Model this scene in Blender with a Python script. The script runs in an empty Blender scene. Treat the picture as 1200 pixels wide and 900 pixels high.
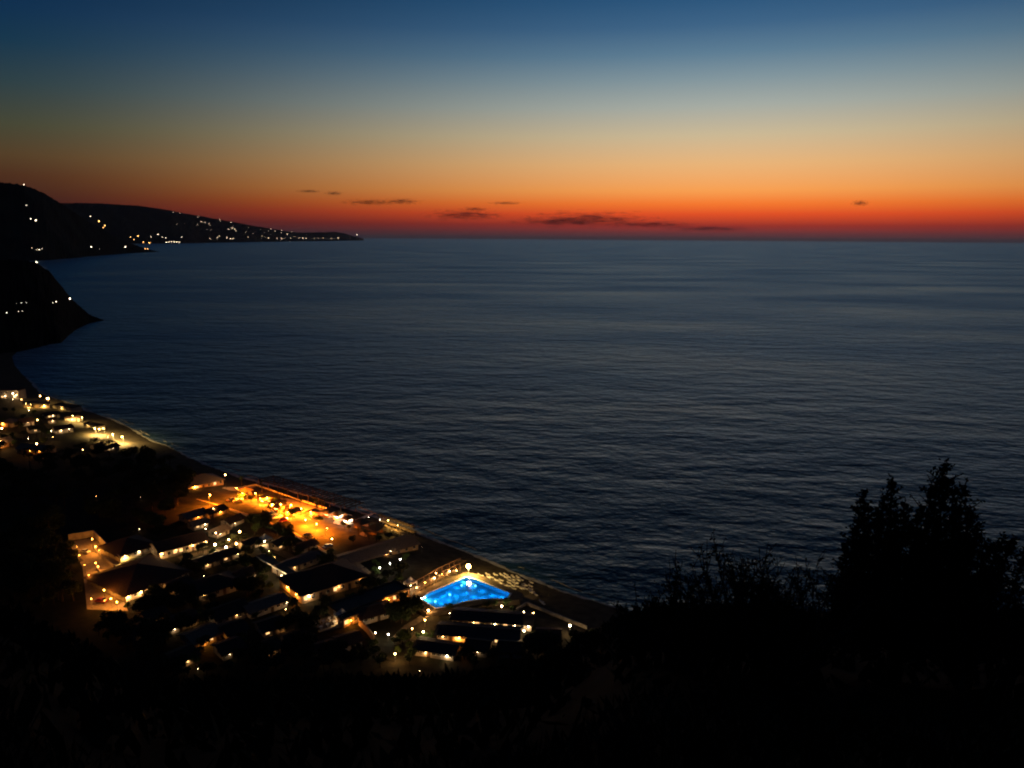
import bpy, math, random
import numpy as np
from mathutils import Matrix, Vector, noise as mnoise

R = math.radians
rng = random.Random(7)
sc = bpy.context.scene
col = sc.collection

# ------------------------------------------------------------------ camera
CAM_H = 120.0
FPX = 906.0                                   # focal length in pixels of a 1200 x 900 frame
PITCH = math.atan((450 - 279.6) / FPX)
ROLL = R(0.4)
fwd = Vector((0, math.cos(PITCH), -math.sin(PITCH)))
rgt0 = Vector((1, 0, 0))
up0 = rgt0.cross(fwd)
rgt = rgt0 * math.cos(ROLL) + up0 * math.sin(ROLL)
upv = rgt.cross(fwd)
cam_d = bpy.data.cameras.new('camera')
cam_d.sensor_width = 36.0
cam_d.lens = FPX / 1200 * 36.0
cam_d.clip_start = 0.1
cam_d.clip_end = 400000
cam = bpy.data.objects.new('camera', cam_d)
col.objects.link(cam)
m3 = Matrix((rgt, upv, -fwd)).transposed()
cam.matrix_world = Matrix.Translation((0, 0, CAM_H)) @ m3.to_4x4()
sc.camera = cam

# ------------------------------------------------------------------ render / exposure
sc.render.engine = 'CYCLES'
sc.view_settings.view_transform = 'Standard'
sc.view_settings.look = 'None'
sc.view_settings.exposure = 0.0
sc.view_settings.gamma = 1.0
sc.view_settings.use_curve_mapping = False
sc.cycles.use_denoising = True
sc.cycles.use_light_tree = True
sc.cycles.light_sampling_threshold = 0.0
sc.cycles.use_adaptive_sampling = False
sc.cycles.max_bounces = 3
sc.cycles.diffuse_bounces = 1
sc.cycles.glossy_bounces = 1
sc.cycles.transparent_max_bounces = 12
sc.cycles.volume_bounces = 0
sc.cycles.sample_clamp_indirect = 4.0
sc.cycles.caustics_reflective = False
sc.cycles.caustics_refractive = False
sc.cycles.filter_width = 2.1


def lin(c):
    return tuple((v / 255 / 12.92) if v / 255 <= 0.04045 else ((v / 255 + 0.055) / 1.055) ** 2.4 for v in c)


# ------------------------------------------------------------------ sky: dusk, sun already set
SUN_AZ = 15.5                                  # degrees clockwise from +Y
world = bpy.data.worlds.new('World')
sc.world = world
world.use_nodes = True
world.cycles.sampling_method = 'NONE'
wn, wl = world.node_tree.nodes, world.node_tree.links
wn.clear()


def N(nodes, typ, **kw):
    n = nodes.new(typ)
    for k, v in kw.items():
        setattr(n, k, v)
    return n


def math_node(nodes, links, op, a, b=None, clamp=False):
    n = nodes.new('ShaderNodeMath')
    n.operation = op
    n.use_clamp = clamp
    for i, v in enumerate((a, b)):
        if v is None:
            continue
        if isinstance(v, (int, float)):
            n.inputs[i].default_value = v
        else:
            links.new(v, n.inputs[i])
    return n.outputs[0]


def ramp(nodes, stops, interp='LINEAR'):
    n = nodes.new('ShaderNodeValToRGB')
    cr = n.color_ramp
    cr.interpolation = interp
    while len(cr.elements) > 1:
        cr.elements.remove(cr.elements[-1])
    for i, (p, c) in enumerate(stops):
        e = cr.elements[0] if i == 0 else cr.elements.new(p)
        e.position = p
        e.color = (*c[:3], 1)
    return n


def el_t(deg):
    return math.sqrt(max(0, math.sin(R(deg))))


def sky_ramp(stops):
    r = ramp(wn, [(el_t(e), lin(c)) for e, c in stops])
    return r


HIGH = [(22, (34, 68, 104)), (30, (25, 53, 85)), (45, (14, 31, 54)), (90, (6, 13, 26))]
stopsA = [(0, (92, 64, 72)), (0.45, (118, 54, 56)), (1.0, (164, 48, 38)), (1.8, (238, 82, 34)), (2.5, (255, 124, 46)),
          (3.4, (255, 163, 82)), (5.2, (236, 182, 122)), (7.1, (205, 186, 150)), (9.0, (166, 172, 164)),
          (10.7, (130, 150, 158)), (12.3, (92, 125, 148)), (14.0, (60, 99, 134)), (15.6, (40, 84, 123))] + HIGH
stopsB = [(0, (29, 24, 28)), (1.0, (41, 24, 27)), (2.2, (56, 27, 25)), (3.6, (74, 42, 26)), (4.8, (81, 60, 36)), (6.6, (66, 68, 50)), (9.0, (40, 61, 67)), (11.3, (14, 51, 74)), (13.2, (6, 44, 76)), (15.6, (4, 37, 66)),
          (22, (7, 28, 52)), (30, (7, 23, 44)), (45, (7, 18, 38)), (90, (5, 13, 28))]
stopsE = [(0, (14, 16, 24)), (4, (22, 24, 36)), (10, (24, 30, 48)), (18, (18, 28, 50)), (45, (10, 22, 44)), (90, (7, 15, 30))]
tc = N(wn, 'ShaderNodeTexCoord')
sep = N(wn, 'ShaderNodeSeparateXYZ')
wl.new(tc.outputs['Generated'], sep.inputs[0])
X, Y, Z = sep.outputs
M = lambda op, a, b=None, clamp=False: math_node(wn, wl, op, a, b, clamp)
t_el = M('SQRT', M('MAXIMUM', Z, 0.0))
hlen = M('SQRT', M('MAXIMUM', M('ADD', M('MULTIPLY', X, X), M('MULTIPLY', Y, Y)), 1e-8))
dotp = M('DIVIDE', M('ADD', M('MULTIPLY', X, math.sin(R(SUN_AZ))), M('MULTIPLY', Y, math.cos(R(SUN_AZ)))), hlen)
ang = M('ARCCOSINE', M('MINIMUM', M('MAXIMUM', dotp, -1.0), 1.0))
fA = N(wn, 'ShaderNodeMapRange', interpolation_type='SMOOTHSTEP')
wl.new(ang, fA.inputs[0])
fA.inputs[1].default_value = R(0)
fA.inputs[2].default_value = R(50)
fE = N(wn, 'ShaderNodeMapRange', interpolation_type='SMOOTHSTEP')
wl.new(ang, fE.inputs[0])
fE.inputs[1].default_value = R(48)
fE.inputs[2].default_value = R(125)
rA, rB, rE = sky_ramp(stopsA), sky_ramp(stopsB), sky_ramp(stopsE)
for rr in (rA, rB, rE):
    wl.new(t_el, rr.inputs[0])
mix1 = N(wn, 'ShaderNodeMix', data_type='RGBA')
wl.new(fA.outputs[0], mix1.inputs[0])
wl.new(rA.outputs[0], mix1.inputs[6])
wl.new(rB.outputs[0], mix1.inputs[7])
mix2 = N(wn, 'ShaderNodeMix', data_type='RGBA')
wl.new(fE.outputs[0], mix2.inputs[0])
wl.new(mix1.outputs[2], mix2.inputs[6])
wl.new(rE.outputs[0], mix2.inputs[7])
sky = N(wn, 'ShaderNodeTexSky', sky_type='NISHITA')
sky.sun_disc = False
sky.sun_elevation = R(-4.0)
sky.sun_rotation = R(SUN_AZ)
sky.altitude = 120
bg1 = N(wn, 'ShaderNodeBackground')
wl.new(mix2.outputs[2], bg1.inputs[0])
bg1.inputs[1].default_value = 1.0
bg2 = N(wn, 'ShaderNodeBackground')
wl.new(sky.outputs[0], bg2.inputs[0])
bg2.inputs[1].default_value = 0.05
addsh = N(wn, 'ShaderNodeAddShader')
wl.new(bg1.outputs[0], addsh.inputs[0])
wl.new(bg2.outputs[0], addsh.inputs[1])
wo = N(wn, 'ShaderNodeOutputWorld')
wl.new(addsh.outputs[0], wo.inputs[0])


# ------------------------------------------------------------------ materials
def mat(name, color, rough=0.8, var=0.25, scale=1.0, bump=0.0, spec=0.3, metallic=0.0, detail=4.0):
    m = bpy.data.materials.new(name)
    m.use_nodes = True
    nt = m.node_tree
    b = nt.nodes['Principled BSDF']
    b.inputs['Roughness'].default_value = rough
    b.inputs['Metallic'].default_value = metallic
    b.inputs['Specular IOR Level'].default_value = spec
    t = N(nt.nodes, 'ShaderNodeTexCoord')
    nz = N(nt.nodes, 'ShaderNodeTexNoise')
    nz.inputs['Scale'].default_value = scale
    nz.inputs['Detail'].default_value = detail
    nt.links.new(t.outputs['Object'], nz.inputs['Vector'])
    lo = tuple(c * (1 - var) for c in color)
    hi = tuple(min(1, c * (1 + var)) for c in color)
    rp = ramp(nt.nodes, [(0.3, lo), (0.7, hi)])
    nt.links.new(nz.outputs['Fac'], rp.inputs[0])
    nt.links.new(rp.outputs[0], b.inputs['Base Color'])
    if bump:
        bp = N(nt.nodes, 'ShaderNodeBump')
        bp.inputs['Strength'].default_value = 1.0
        bp.inputs['Distance'].default_value = bump
        nt.links.new(nz.outputs['Fac'], bp.inputs['Height'])
        nt.links.new(bp.outputs[0], b.inputs['Normal'])
    return m


def glow(name, color, strength):
    m = bpy.data.materials.new(name)
    m.use_nodes = True
    nt = m.node_tree
    nt.nodes.clear()
    e = N(nt.nodes, 'ShaderNodeEmission')
    e.inputs[0].default_value = (*color, 1)
    e.inputs[1].default_value = strength
    o = N(nt.nodes, 'ShaderNodeOutputMaterial')
    nt.links.new(e.outputs[0], o.inputs[0])
    return m


SODIUM = (1.0, 0.36, 0.045)
WARM = (1.0, 0.50, 0.15)
WHITE = (1.0, 0.70, 0.36)
COOL = (1.0, 0.90, 0.74)
YEL = (1.0, 0.62, 0.17)
MT = {
    'plaster': mat('white_plaster', (0.40, 0.345, 0.27), 0.85, 0.3, 0.7),
    'ochre': mat('ochre_plaster', (0.50, 0.34, 0.20), 0.85, 0.15, 0.7),
    'grey': mat('grey_plaster', (0.36, 0.34, 0.32), 0.85, 0.15, 0.7),
    'tile': mat('clay_tiles', (0.06, 0.032, 0.022), 0.85, 0.4, 2.2, 0.04),
    'paletile': mat('pale_roof_tiles', (0.2, 0.14, 0.1), 0.85, 0.3, 2.0, 0.04),
    'felt': mat('dark_roof_felt', (0.045, 0.042, 0.04), 0.9, 0.3, 1.0),
    'wood': mat('weathered_timber', (0.17, 0.10, 0.055), 0.8, 0.35, 3.0),
    'darkwood': mat('dark_timber', (0.07, 0.045, 0.03), 0.8, 0.3, 3.0),
    'thatch': mat('dry_thatch', (0.22, 0.15, 0.075), 0.95, 0.4, 4.0, 0.05),
    'metal': mat('painted_steel', (0.08, 0.085, 0.085), 0.5, 0.15, 4.0, spec=0.5),
    'white': mat('white_paint', (0.74, 0.73, 0.70), 0.5, 0.06, 3.0),
    'canvas': mat('white_canvas', (0.70, 0.67, 0.60), 0.9, 0.08, 3.0),
    'sand': mat('beach_sand', (0.24, 0.20, 0.14), 0.95, 0.35, 0.25, 0.12),
    'earth': mat('dry_earth', (0.06, 0.05, 0.035), 0.95, 0.45, 0.12, 0.1),
    'asphalt': mat('asphalt', (0.055, 0.052, 0.05), 0.9, 0.25, 0.6, 0.01),
    'paving': mat('stone_paving', (0.32, 0.25, 0.18), 0.85, 0.2, 1.2, 0.02),
    'gravel': mat('pale_gravel', (0.085, 0.065, 0.042), 0.95, 0.35, 0.8, 0.03),
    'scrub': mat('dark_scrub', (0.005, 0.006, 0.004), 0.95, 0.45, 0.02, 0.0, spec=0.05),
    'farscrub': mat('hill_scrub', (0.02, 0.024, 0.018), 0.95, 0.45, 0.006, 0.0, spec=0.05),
    'rock': mat('coast_rock', (0.05, 0.045, 0.04), 0.9, 0.4, 0.08),
    'bark': mat('bark', (0.045, 0.034, 0.025), 0.95, 0.35, 5.0, 0.02, spec=0.1),
    'leafA': mat('olive_leaves', (0.040, 0.050, 0.022), 0.8, 0.5, 0.8, spec=0.15),
    'leafB': mat('pine_needles', (0.022, 0.036, 0.015), 0.8, 0.5, 0.8, spec=0.15),
    'leafC': mat('garden_leaves', (0.045, 0.075, 0.022), 0.8, 0.5, 0.8, spec=0.15),
    'leafD': mat('juniper_sprays', (0.014, 0.018, 0.010), 0.9, 0.5, 2.0, spec=0.05),
    'tyre': mat('tyre_rubber', (0.012, 0.012, 0.012), 0.8, 0.1, 5.0),
    'chrome': mat('wheel_metal', (0.45, 0.45, 0.45), 0.35, 0.1, 5.0, metallic=0.8),
    'carglass': mat('dark_glass', (0.01, 0.012, 0.014), 0.08, 0.05, 1.0, spec=0.6),
    'red': mat('red_paint', (0.42, 0.03, 0.02), 0.45, 0.1, 3.0),
    'blue_fabric': mat('blue_canvas', (0.05, 0.10, 0.22), 0.9, 0.15, 3.0),
    'foam': mat('surf_foam', (0.3, 0.31, 0.31), 0.9, 0.5, 0.35),
    'paneoff': mat('unlit_glass', (0.012, 0.014, 0.016), 0.1, 0.1, 1.0, spec=0.6),
    'pool_tile': mat('blue_pool_tiles', (0.04, 0.40, 0.66), 0.5, 0.12, 1.5),
    'panelit': glow('lit_window', (1.0, 0.55, 0.2), 2.2),
    'g_sodium': glow('sodium_lamp_glow', SODIUM, 90),
    'g_plaza': glow('plaza_lamp_glow', (1.0, 0.36, 0.05), 110),
    'g_warm': glow('warm_lamp_glow', WARM, 60),
    'g_white': glow('white_lamp_glow', WHITE, 55),
    'g_yel': glow('yellow_flood_glow', YEL, 60),
    'g_beach': glow('beach_flood_glow', YEL, 60),
    'g_cool': glow('cool_lamp_glow', COOL, 45),
    'g_pool': glow('pool_lamp_glow', (0.25, 0.75, 1.0), 8),
    'g_tail': glow('tail_lamp_glow', (1.0, 0.03, 0.02), 2.5),
    'g_far': glow('distant_lamp_glow', (1.0, 0.80, 0.55), 16),
    'g_faint': glow('faint_distant_lamp_glow', (1.0, 0.74, 0.48), 13),
    'g_farwarm': glow('distant_sodium_glow', (1.0, 0.48, 0.14), 18),
}
for m_ in MT.values():
    if m_.name.endswith('_glow') or m_.name == 'lit_window':
        m_.cycles.emission_sampling = 'NONE'    # the small globes need no light sampling of their own: each lamp carries a lamp light
for k, c in {'car_silver': (0.45, 0.45, 0.46), 'car_white': (0.7, 0.7, 0.7), 'car_dark': (0.03, 0.035, 0.045), 'car_red': (0.3, 0.02, 0.02),
             'car_blue': (0.04, 0.08, 0.2)}.items():
    MT[k] = mat(k + '_paint', c, 0.3, 0.03, 2.0, spec=0.6)


# ------------------------------------------------------------------ mesh builder
class MB:
    def __init__(s):
        s.v, s.f = [], []

    def add(s, vs, fs):
        o = len(s.v)
        s.v.extend(tuple(v) for v in vs)
        s.f.extend(tuple(i + o for i in f) for f in fs)
        return s

    def box(s, x0, y0, z0, x1, y1, z1):
        return s.add([(x0, y0, z0), (x1, y0, z0), (x1, y1, z0), (x0, y1, z0), (x0, y0, z1), (x1, y0, z1), (x1, y1, z1), (x0, y1, z1)],
                     [(0, 3, 2, 1), (4, 5, 6, 7), (0, 1, 5, 4), (1, 2, 6, 5), (2, 3, 7, 6), (3, 0, 4, 7)])

    def tube(s, pts, radii, n=6, cap=True):
        pts = [Vector(p) for p in pts]
        vs, fs = [], []
        for i, p in enumerate(pts):
            d = (pts[min(i + 1, len(pts) - 1)] - pts[max(i - 1, 0)])
            d = d.normalized() if d.length > 1e-9 else Vector((0, 0, 1))
            a = d.cross(Vector((0, 0, 1)))
            if a.length < 1e-3:
                a = Vector((1, 0, 0))
            a.normalize()
            b = d.cross(a)
            for k in range(n):
                th = 2 * math.pi * k / n
                vs.append(p + (a * math.cos(th) + b * math.sin(th)) * radii[i])
        for i in range(len(pts) - 1):
            for k in range(n):
                k2 = (k + 1) % n
                fs.append((i * n + k, i * n + k2, (i + 1) * n + k2, (i + 1) * n + k))
        if cap:
            fs.append(tuple(range(n)))
            fs.append(tuple((len(pts) - 1) * n + k for k in reversed(range(n))))
        return s.add(vs, fs)

    def ball(s, c, r, nu=8, nv=5, sz=1.0):
        vs = [(c[0], c[1], c[2] - r * sz)]
        for j in range(1, nv):
            ph = -math.pi / 2 + math.pi * j / nv
            for i in range(nu):
                th = 2 * math.pi * i / nu
                vs.append((c[0] + r * math.cos(ph) * math.cos(th), c[1] + r * math.cos(ph) * math.sin(th), c[2] + r * sz * math.sin(ph)))
        vs.append((c[0], c[1], c[2] + r * sz))
        fs = []
        for i in range(nu):
            fs.append((0, 1 + (i + 1) % nu, 1 + i))
            for j in range(nv - 2):
                a = 1 + j * nu
                fs.append((a + i, a + (i + 1) % nu, a + nu + (i + 1) % nu, a + nu + i))
            a = 1 + (nv - 2) * nu
            fs.append((a + i, a + (i + 1) % nu, len(vs) - 1))
        return s.add(vs, fs)

    def cone(s, c, r, h, n=10, r2=0.0):
        return s.tube([c, (c[0], c[1], c[2] + h)], [r, max(r2, 0.01)], n)

    def mesh(s, name, m, smooth=False):
        me = bpy.data.meshes.new(name)
        me.from_pydata(s.v, [], s.f)
        if m is not None:
            me.materials.append(MT[m] if isinstance(m, str) else m)
        if smooth:
            me.polygons.foreach_set('use_smooth', [True] * len(me.polygons))
        me.update()
        return me

    def build(s, name, m, parent=None, smooth=False):
        return link(name, s.mesh(name, m, smooth), parent)


def link(name, me, parent=None, loc=None, rz=0.0):
    o = bpy.data.objects.new(name, me)
    col.objects.link(o)
    if parent is not None:
        o.parent = parent
    if loc is not None:
        o.location = loc
    if rz:
        o.rotation_euler = (0, 0, rz)
    return o


def tag(o, label=None, cat=None, group=None, kind=None):
    for k, v in (('label', label), ('category', cat), ('group', group), ('kind', kind)):
        if v:
            o[k] = v
    return o


def thing(name, label, cat, loc, rz=0.0, group=None):
    o = link(name, None, None, loc, rz)
    return tag(o, label, cat, group)


# ------------------------------------------------------------------ the coast as surveyed: shore frame, heights
def ray(px, py):
    d = fwd * FPX + rgt * (px - 600) + upv * (450 - py)
    return d.normalized()


def flat(px, py, z):
    d = ray(px, py)
    t = (z - CAM_H) / d.z
    return Vector((d.x * t, d.y * t, z))


E_S = Vector((0.757, -0.653, 0))               # along the shore
E_N = Vector((-0.653, -0.757, 0))              # inland
O_S = Vector((41.0, 235.0, 0))
shore_w = [(-600, 1040), (-560, 940), (-531.4, 827.5), (-502.3, 767.4), (-467.8, 715.7), (-431.6, 670.5), (-398.2, 630.7), (-369.8, 595.1), (-346.6, 569.4), (-303.5, 535.0), (-245.6, 481.0), (-214.9, 449.7), (-171.5, 405.5), (-132.7, 373.0),
           (-106.5, 356.2), (-76.7, 332.8), (-54.8, 317.1), (-26.8, 291.9), (-5.9, 273.2), (15.4, 252.0), (41.0, 234.8), (80, 203), (140, 152), (260, 50), (420, -90)]
sh_sn = sorted(((Vector((x, y, 0)) - O_S).dot(E_S), (Vector((x, y, 0)) - O_S).dot(E_N)) for x, y in shore_w)
SH_S = np.array([a for a, b in sh_sn])
SH_N = np.array([b for a, b in sh_sn])


def shore_n(s_):
    wob = 1.5 * mnoise.noise(Vector((s_ * 0.021, 5.5, 0))) + 0.9 * mnoise.noise(Vector((s_ * 0.07, 2.5, 0))) + 0.4 * mnoise.noise(Vector((s_ * 0.2, 9.5, 0)))
    return float(np.interp(s_, SH_S, SH_N)) + wob


def inland(x, y):
    p = Vector((x, y, 0)) - O_S
    return p.dot(E_N) - shore_n(p.dot(E_S))


def height_of(d):
    if d < 0:
        return d * 0.08
    if d < 6:
        return d * 0.16
    if d < 34:
        return 0.96 + (d - 6) / 28 * 3.04
    return 4.0


def gz(x, y):
    return height_of(inland(x, y))


def at(px, py):
    """the surveyed ground point"""
    z = 4.0
    for _ in range(12):
        p = flat(px, py, z)
        z = 0.5 * z + 0.5 * gz(p.x, p.y)
    p.z = gz(p.x, p.y)
    return p


# ------------------------------------------------------------------ sea
sea = MB().add([(-200000, -3000, 0), (200000, -3000, 0), (200000, 250000, 0), (-200000, 250000, 0)], [(0, 1, 2, 3)]).build('sea', None)
tag(sea, 'dark open sea with fine wind waves reaching the horizon', None, None, 'structure')
sm = bpy.data.materials.new('sea_water')
sm.use_nodes = True
nt = sm.node_tree
nt.nodes.remove(nt.nodes['Principled BSDF'])
glo = N(nt.nodes, 'ShaderNodeBsdfGlossy', distribution='GGX')
glo.inputs['Color'].default_value = (0.53, 0.82, 0.95, 1)
glo.inputs['Roughness'].default_value = 0.40
tcr = N(nt.nodes, 'ShaderNodeTexCoord')
mpr = N(nt.nodes, 'ShaderNodeMapping')
mpr.inputs['Scale'].default_value = (0.0016, 0.0042, 1)
mpr.inputs['Rotation'].default_value = (0, 0, R(14))
nt.links.new(tcr.outputs['Object'], mpr.inputs['Vector'])
nzr = N(nt.nodes, 'ShaderNodeTexNoise')
nzr.inputs['Scale'].default_value = 1.0
nzr.inputs['Detail'].default_value = 5.0
nt.links.new(mpr.outputs[0], nzr.inputs['Vector'])
mrr = N(nt.nodes, 'ShaderNodeMapRange')                 # wind patches: rougher and smoother water
nt.links.new(nzr.outputs['Fac'], mrr.inputs[0])
mrr.inputs[1].default_value = 0.3
mrr.inputs[2].default_value = 0.7
mrr.inputs[3].default_value = 0.28
mrr.inputs[4].default_value = 0.44
nt.links.new(mrr.outputs[0], glo.inputs['Roughness'])
dif = N(nt.nodes, 'ShaderNodeBsdfDiffuse')
dif.inputs['Color'].default_value = (0.008, 0.026, 0.042, 1)
fre = N(nt.nodes, 'ShaderNodeFresnel')
fre.inputs['IOR'].default_value = 1.333
msh = N(nt.nodes, 'ShaderNodeMixShader')
nt.links.new(fre.outputs[0], msh.inputs[0])
nt.links.new(dif.outputs[0], msh.inputs[1])
nt.links.new(glo.outputs[0], msh.inputs[2])
nt.links.new(msh.outputs[0], nt.nodes['Material Output'].inputs['Surface'])
tcs = N(nt.nodes, 'ShaderNodeTexCoord')
heights = []
for (sx, sy, rz, sc_, det, amp) in ((0.016, 0.034, 32, 1.0, 2.0, 1.0), (0.060, 0.100, 38, 1.0, 3.0, 0.55), (0.20, 0.26, 12, 1.0, 3.0, 0.24), (0.8, 1.0, 30, 1.0, 2.0, 0.06)):
    mp = N(nt.nodes, 'ShaderNodeMapping')
    mp.inputs['Scale'].default_value = (sx, sy, 1)
    mp.inputs['Rotation'].default_value = (0, 0, R(rz))
    nt.links.new(tcs.outputs['Object'], mp.inputs['Vector'])
    nz = N(nt.nodes, 'ShaderNodeTexNoise')
    nz.inputs['Scale'].default_value = sc_
    nz.inputs['Detail'].default_value = det
    nz.inputs['Roughness'].default_value = 0.5
    nt.links.new(mp.outputs[0], nz.inputs['Vector'])
    heights.append(math_node(nt.nodes, nt.links, 'MULTIPLY', nz.outputs['Fac'], amp))
hsum = heights[0]
for h_ in heights[1:]:
    hsum = math_node(nt.nodes, nt.links, 'ADD', hsum, h_)
bp = N(nt.nodes, 'ShaderNodeBump')
bp.inputs['Strength'].default_value = 1.0
bp.inputs['Distance'].default_value = 3.2
nt.links.new(hsum, bp.inputs['Height'])
for n_ in (glo, dif, fre):
    nt.links.new(bp.outputs[0], n_.inputs['Normal'])
sea.data.materials.append(sm)

# ------------------------------------------------------------------ coastal plain and beach (one sheet, dipping under the sea)
dn = [-40, -20, -8, 0, 3, 6, 10, 16, 24, 34, 60, 100, 150, 220, 320, 460]
svals = np.unique(np.concatenate([np.linspace(-560, 100, 260), np.linspace(-1250, 620, 90), SH_S]))
gv, gf = [], []
for s_ in svals:
    n0 = shore_n(float(s_))
    for d_ in dn:
        p = O_S + E_S * float(s_) + E_N * (n0 + d_)
        wob = 0.12 * mnoise.noise(Vector((p.x * 0.08, p.y * 0.08, 0))) if 3 < d_ < 34 else 0
        gv.append((p.x, p.y, height_of(d_) + wob))
K = len(dn)
for i in range(len(svals) - 1):
    for j in range(K - 1):
        gf.append((i * K + j, (i + 1) * K + j, (i + 1) * K + j + 1, i * K + j + 1))
plain = MB().add(gv, gf).build('ground', None, None, True)
plain['kind'] = 'structure'
gm = bpy.data.materials.new('sand_and_earth')
gm.use_nodes = True
nt = gm.node_tree
b = nt.nodes['Principled BSDF']
b.inputs['Roughness'].default_value = 0.95
b.inputs['Specular IOR Level'].default_value = 0.1
t = N(nt.nodes, 'ShaderNodeTexCoord')
sp = N(nt.nodes, 'ShaderNodeSeparateXYZ')
nt.links.new(t.outputs['Object'], sp.inputs[0])
nz = N(nt.nodes, 'ShaderNodeTexNoise')
nz.inputs['Scale'].default_value = 0.35
nz.inputs['Detail'].default_value = 8
nt.links.new(t.outputs['Object'], nz.inputs['Vector'])
sandr = ramp(nt.nodes, [(0.3, (0.022, 0.019, 0.014)), (0.7, (0.06, 0.05, 0.034))])
earthr = ramp(nt.nodes, [(0.3, (0.006, 0.008, 0.004)), (0.7, (0.024, 0.019, 0.011))])
nt.links.new(nz.outputs['Fac'], sandr.inputs[0])
nt.links.new(nz.outputs['Fac'], earthr.inputs[0])
mr = N(nt.nodes, 'ShaderNodeMapRange')
nt.links.new(math_node(nt.nodes, nt.links, 'ADD', sp.outputs[2], math_node(nt.nodes, nt.links, 'MULTIPLY', nz.outputs['Fac'], 0.6)), mr.inputs[0])
mr.inputs[1].default_value = 3.6
mr.inputs[2].default_value = 4.15
mx = N(nt.nodes, 'ShaderNodeMix', data_type='RGBA')
nt.links.new(mr.outputs[0], mx.inputs[0])
nt.links.new(sandr.outputs[0], mx.inputs[6])
nt.links.new(earthr.outputs[0], mx.inputs[7])
nt.links.new(mx.outputs[2], b.inputs['Base Color'])
bp = N(nt.nodes, 'ShaderNodeBump')
bp.inputs['Distance'].default_value = 0.12
nt.links.new(nz.outputs['Fac'], bp.inputs['Height'])
nt.links.new(bp.outputs[0], b.inputs['Normal'])
plain.data.materials.append(gm)

# surf line: a ragged low ribbon of foam where the water runs up the sand
fv, ff = [], []
for base, amp, thin in ((0.2, 1.2, 1.5), (-4.0, 3.0, 0.38)):
    ss = np.arange(-620, 60, 1.3)
    o0 = len(fv)
    wids = []
    for i, s_ in enumerate(ss):
        n0 = shore_n(float(s_))
        c_ = base + amp * mnoise.noise(Vector((s_ * 0.035, base, 0))) + .5 * mnoise.noise(Vector((s_ * 0.25, base + 4, 0)))
        w_ = thin * ((0.55 if base > 0 else .1) + 1.1 * mnoise.noise(Vector((s_ * 0.055, base + 9, 0))) + .6 * mnoise.noise(Vector((s_ * 0.35, base + 2, 0))))
        wids.append(w_)
        w_ = max(w_, .02)
        for k, d_ in enumerate((c_ - w_, c_, c_ + w_)):
            p = O_S + E_S * float(s_) + E_N * (n0 + d_)
            fv.append((p.x, p.y, max(0.03, height_of(d_)) + (0.03, 0.14, 0.03)[k]))
    for i in range(len(ss) - 1):
        if wids[i] < .05 and wids[i + 1] < .05:
            continue
        for k in range(2):
            q = o0 + i * 3 + k
            ff.append((q, q + 3, q + 4, q + 1))
fo = MB().add(fv, ff).build('surf_foam', 'foam')
tag(fo, 'thin pale line of surf foam along the beach', 'foam', None, 'stuff')

# ------------------------------------------------------------------ hillside below the viewpoint
crest_px = [(-350, 690), (-120, 695), (0, 712), (60, 745), (110, 775), (180, 802), (330, 806), (520, 796), (600, 788), (660, 772), (710, 735), (745, 716), (800, 712),
            (900, 716), (1050, 722), (1200, 716), (1500, 700)]
cr_az, cr_dep = [], []
for px, py in crest_px:
    d = ray(px, py)
    cr_az.append(math.atan2(d.x, d.y))
    cr_dep.append(-math.asin(d.z))


def hill_z(x, y):
    r_ = math.hypot(x, y)
    az = math.atan2(x, y)
    a = float(np.interp(az, cr_az, cr_dep))
    back = max(0.0, min(1.0, (abs(az) - R(60)) / R(50)))
    slope = math.tan(a) * (1 - back) - 0.45 * back
    top = CAM_H - 1.65
    rc = 44.0
    nz_ = 0.45 * mnoise.noise(Vector((x * 0.16, y * 0.16, 3.0))) + 0.15 * mnoise.noise(Vector((x * 0.6, y * 0.6, 1.0)))
    nz_ *= min(1.0, r_ / 6.0)
    if r_ < rc:
        # the eye stands 1.65 m above; the far lip lies on the sight line of the crest
        z = top - r_ * slope + 1.45 * (r_ / rc) * (1 - back) - 0.0
    else:
        z = top + 1.45 * (1 - back) - rc * slope - (r_ - rc) * (math.tan(R(62)) * (1 - back) - 0.5 * back)
    return z + nz_ * (0.6 if r_ < rc else 2.0)


hv, hf = [], []
rs = [0.0] + list(np.geomspace(0.8, 44, 46)) + list(np.linspace(46, 105, 22)) + [130, 200, 400]
na = 220
for r_ in rs:
    for k in range(na):
        th = 2 * math.pi * k / na
        x, y = r_ * math.sin(th), r_ * math.cos(th)
        hv.append((x, y, hill_z(x, y) if r_ > 0 else CAM_H - 1.65))
for i in range(len(rs) - 1):
    for k in range(na):
        k2 = (k + 1) % na
        hf.append((i * na + k, (i + 1) * na + k, (i + 1) * na + k2, i * na + k2))
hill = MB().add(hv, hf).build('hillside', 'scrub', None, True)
hill['kind'] = 'structure'


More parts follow.
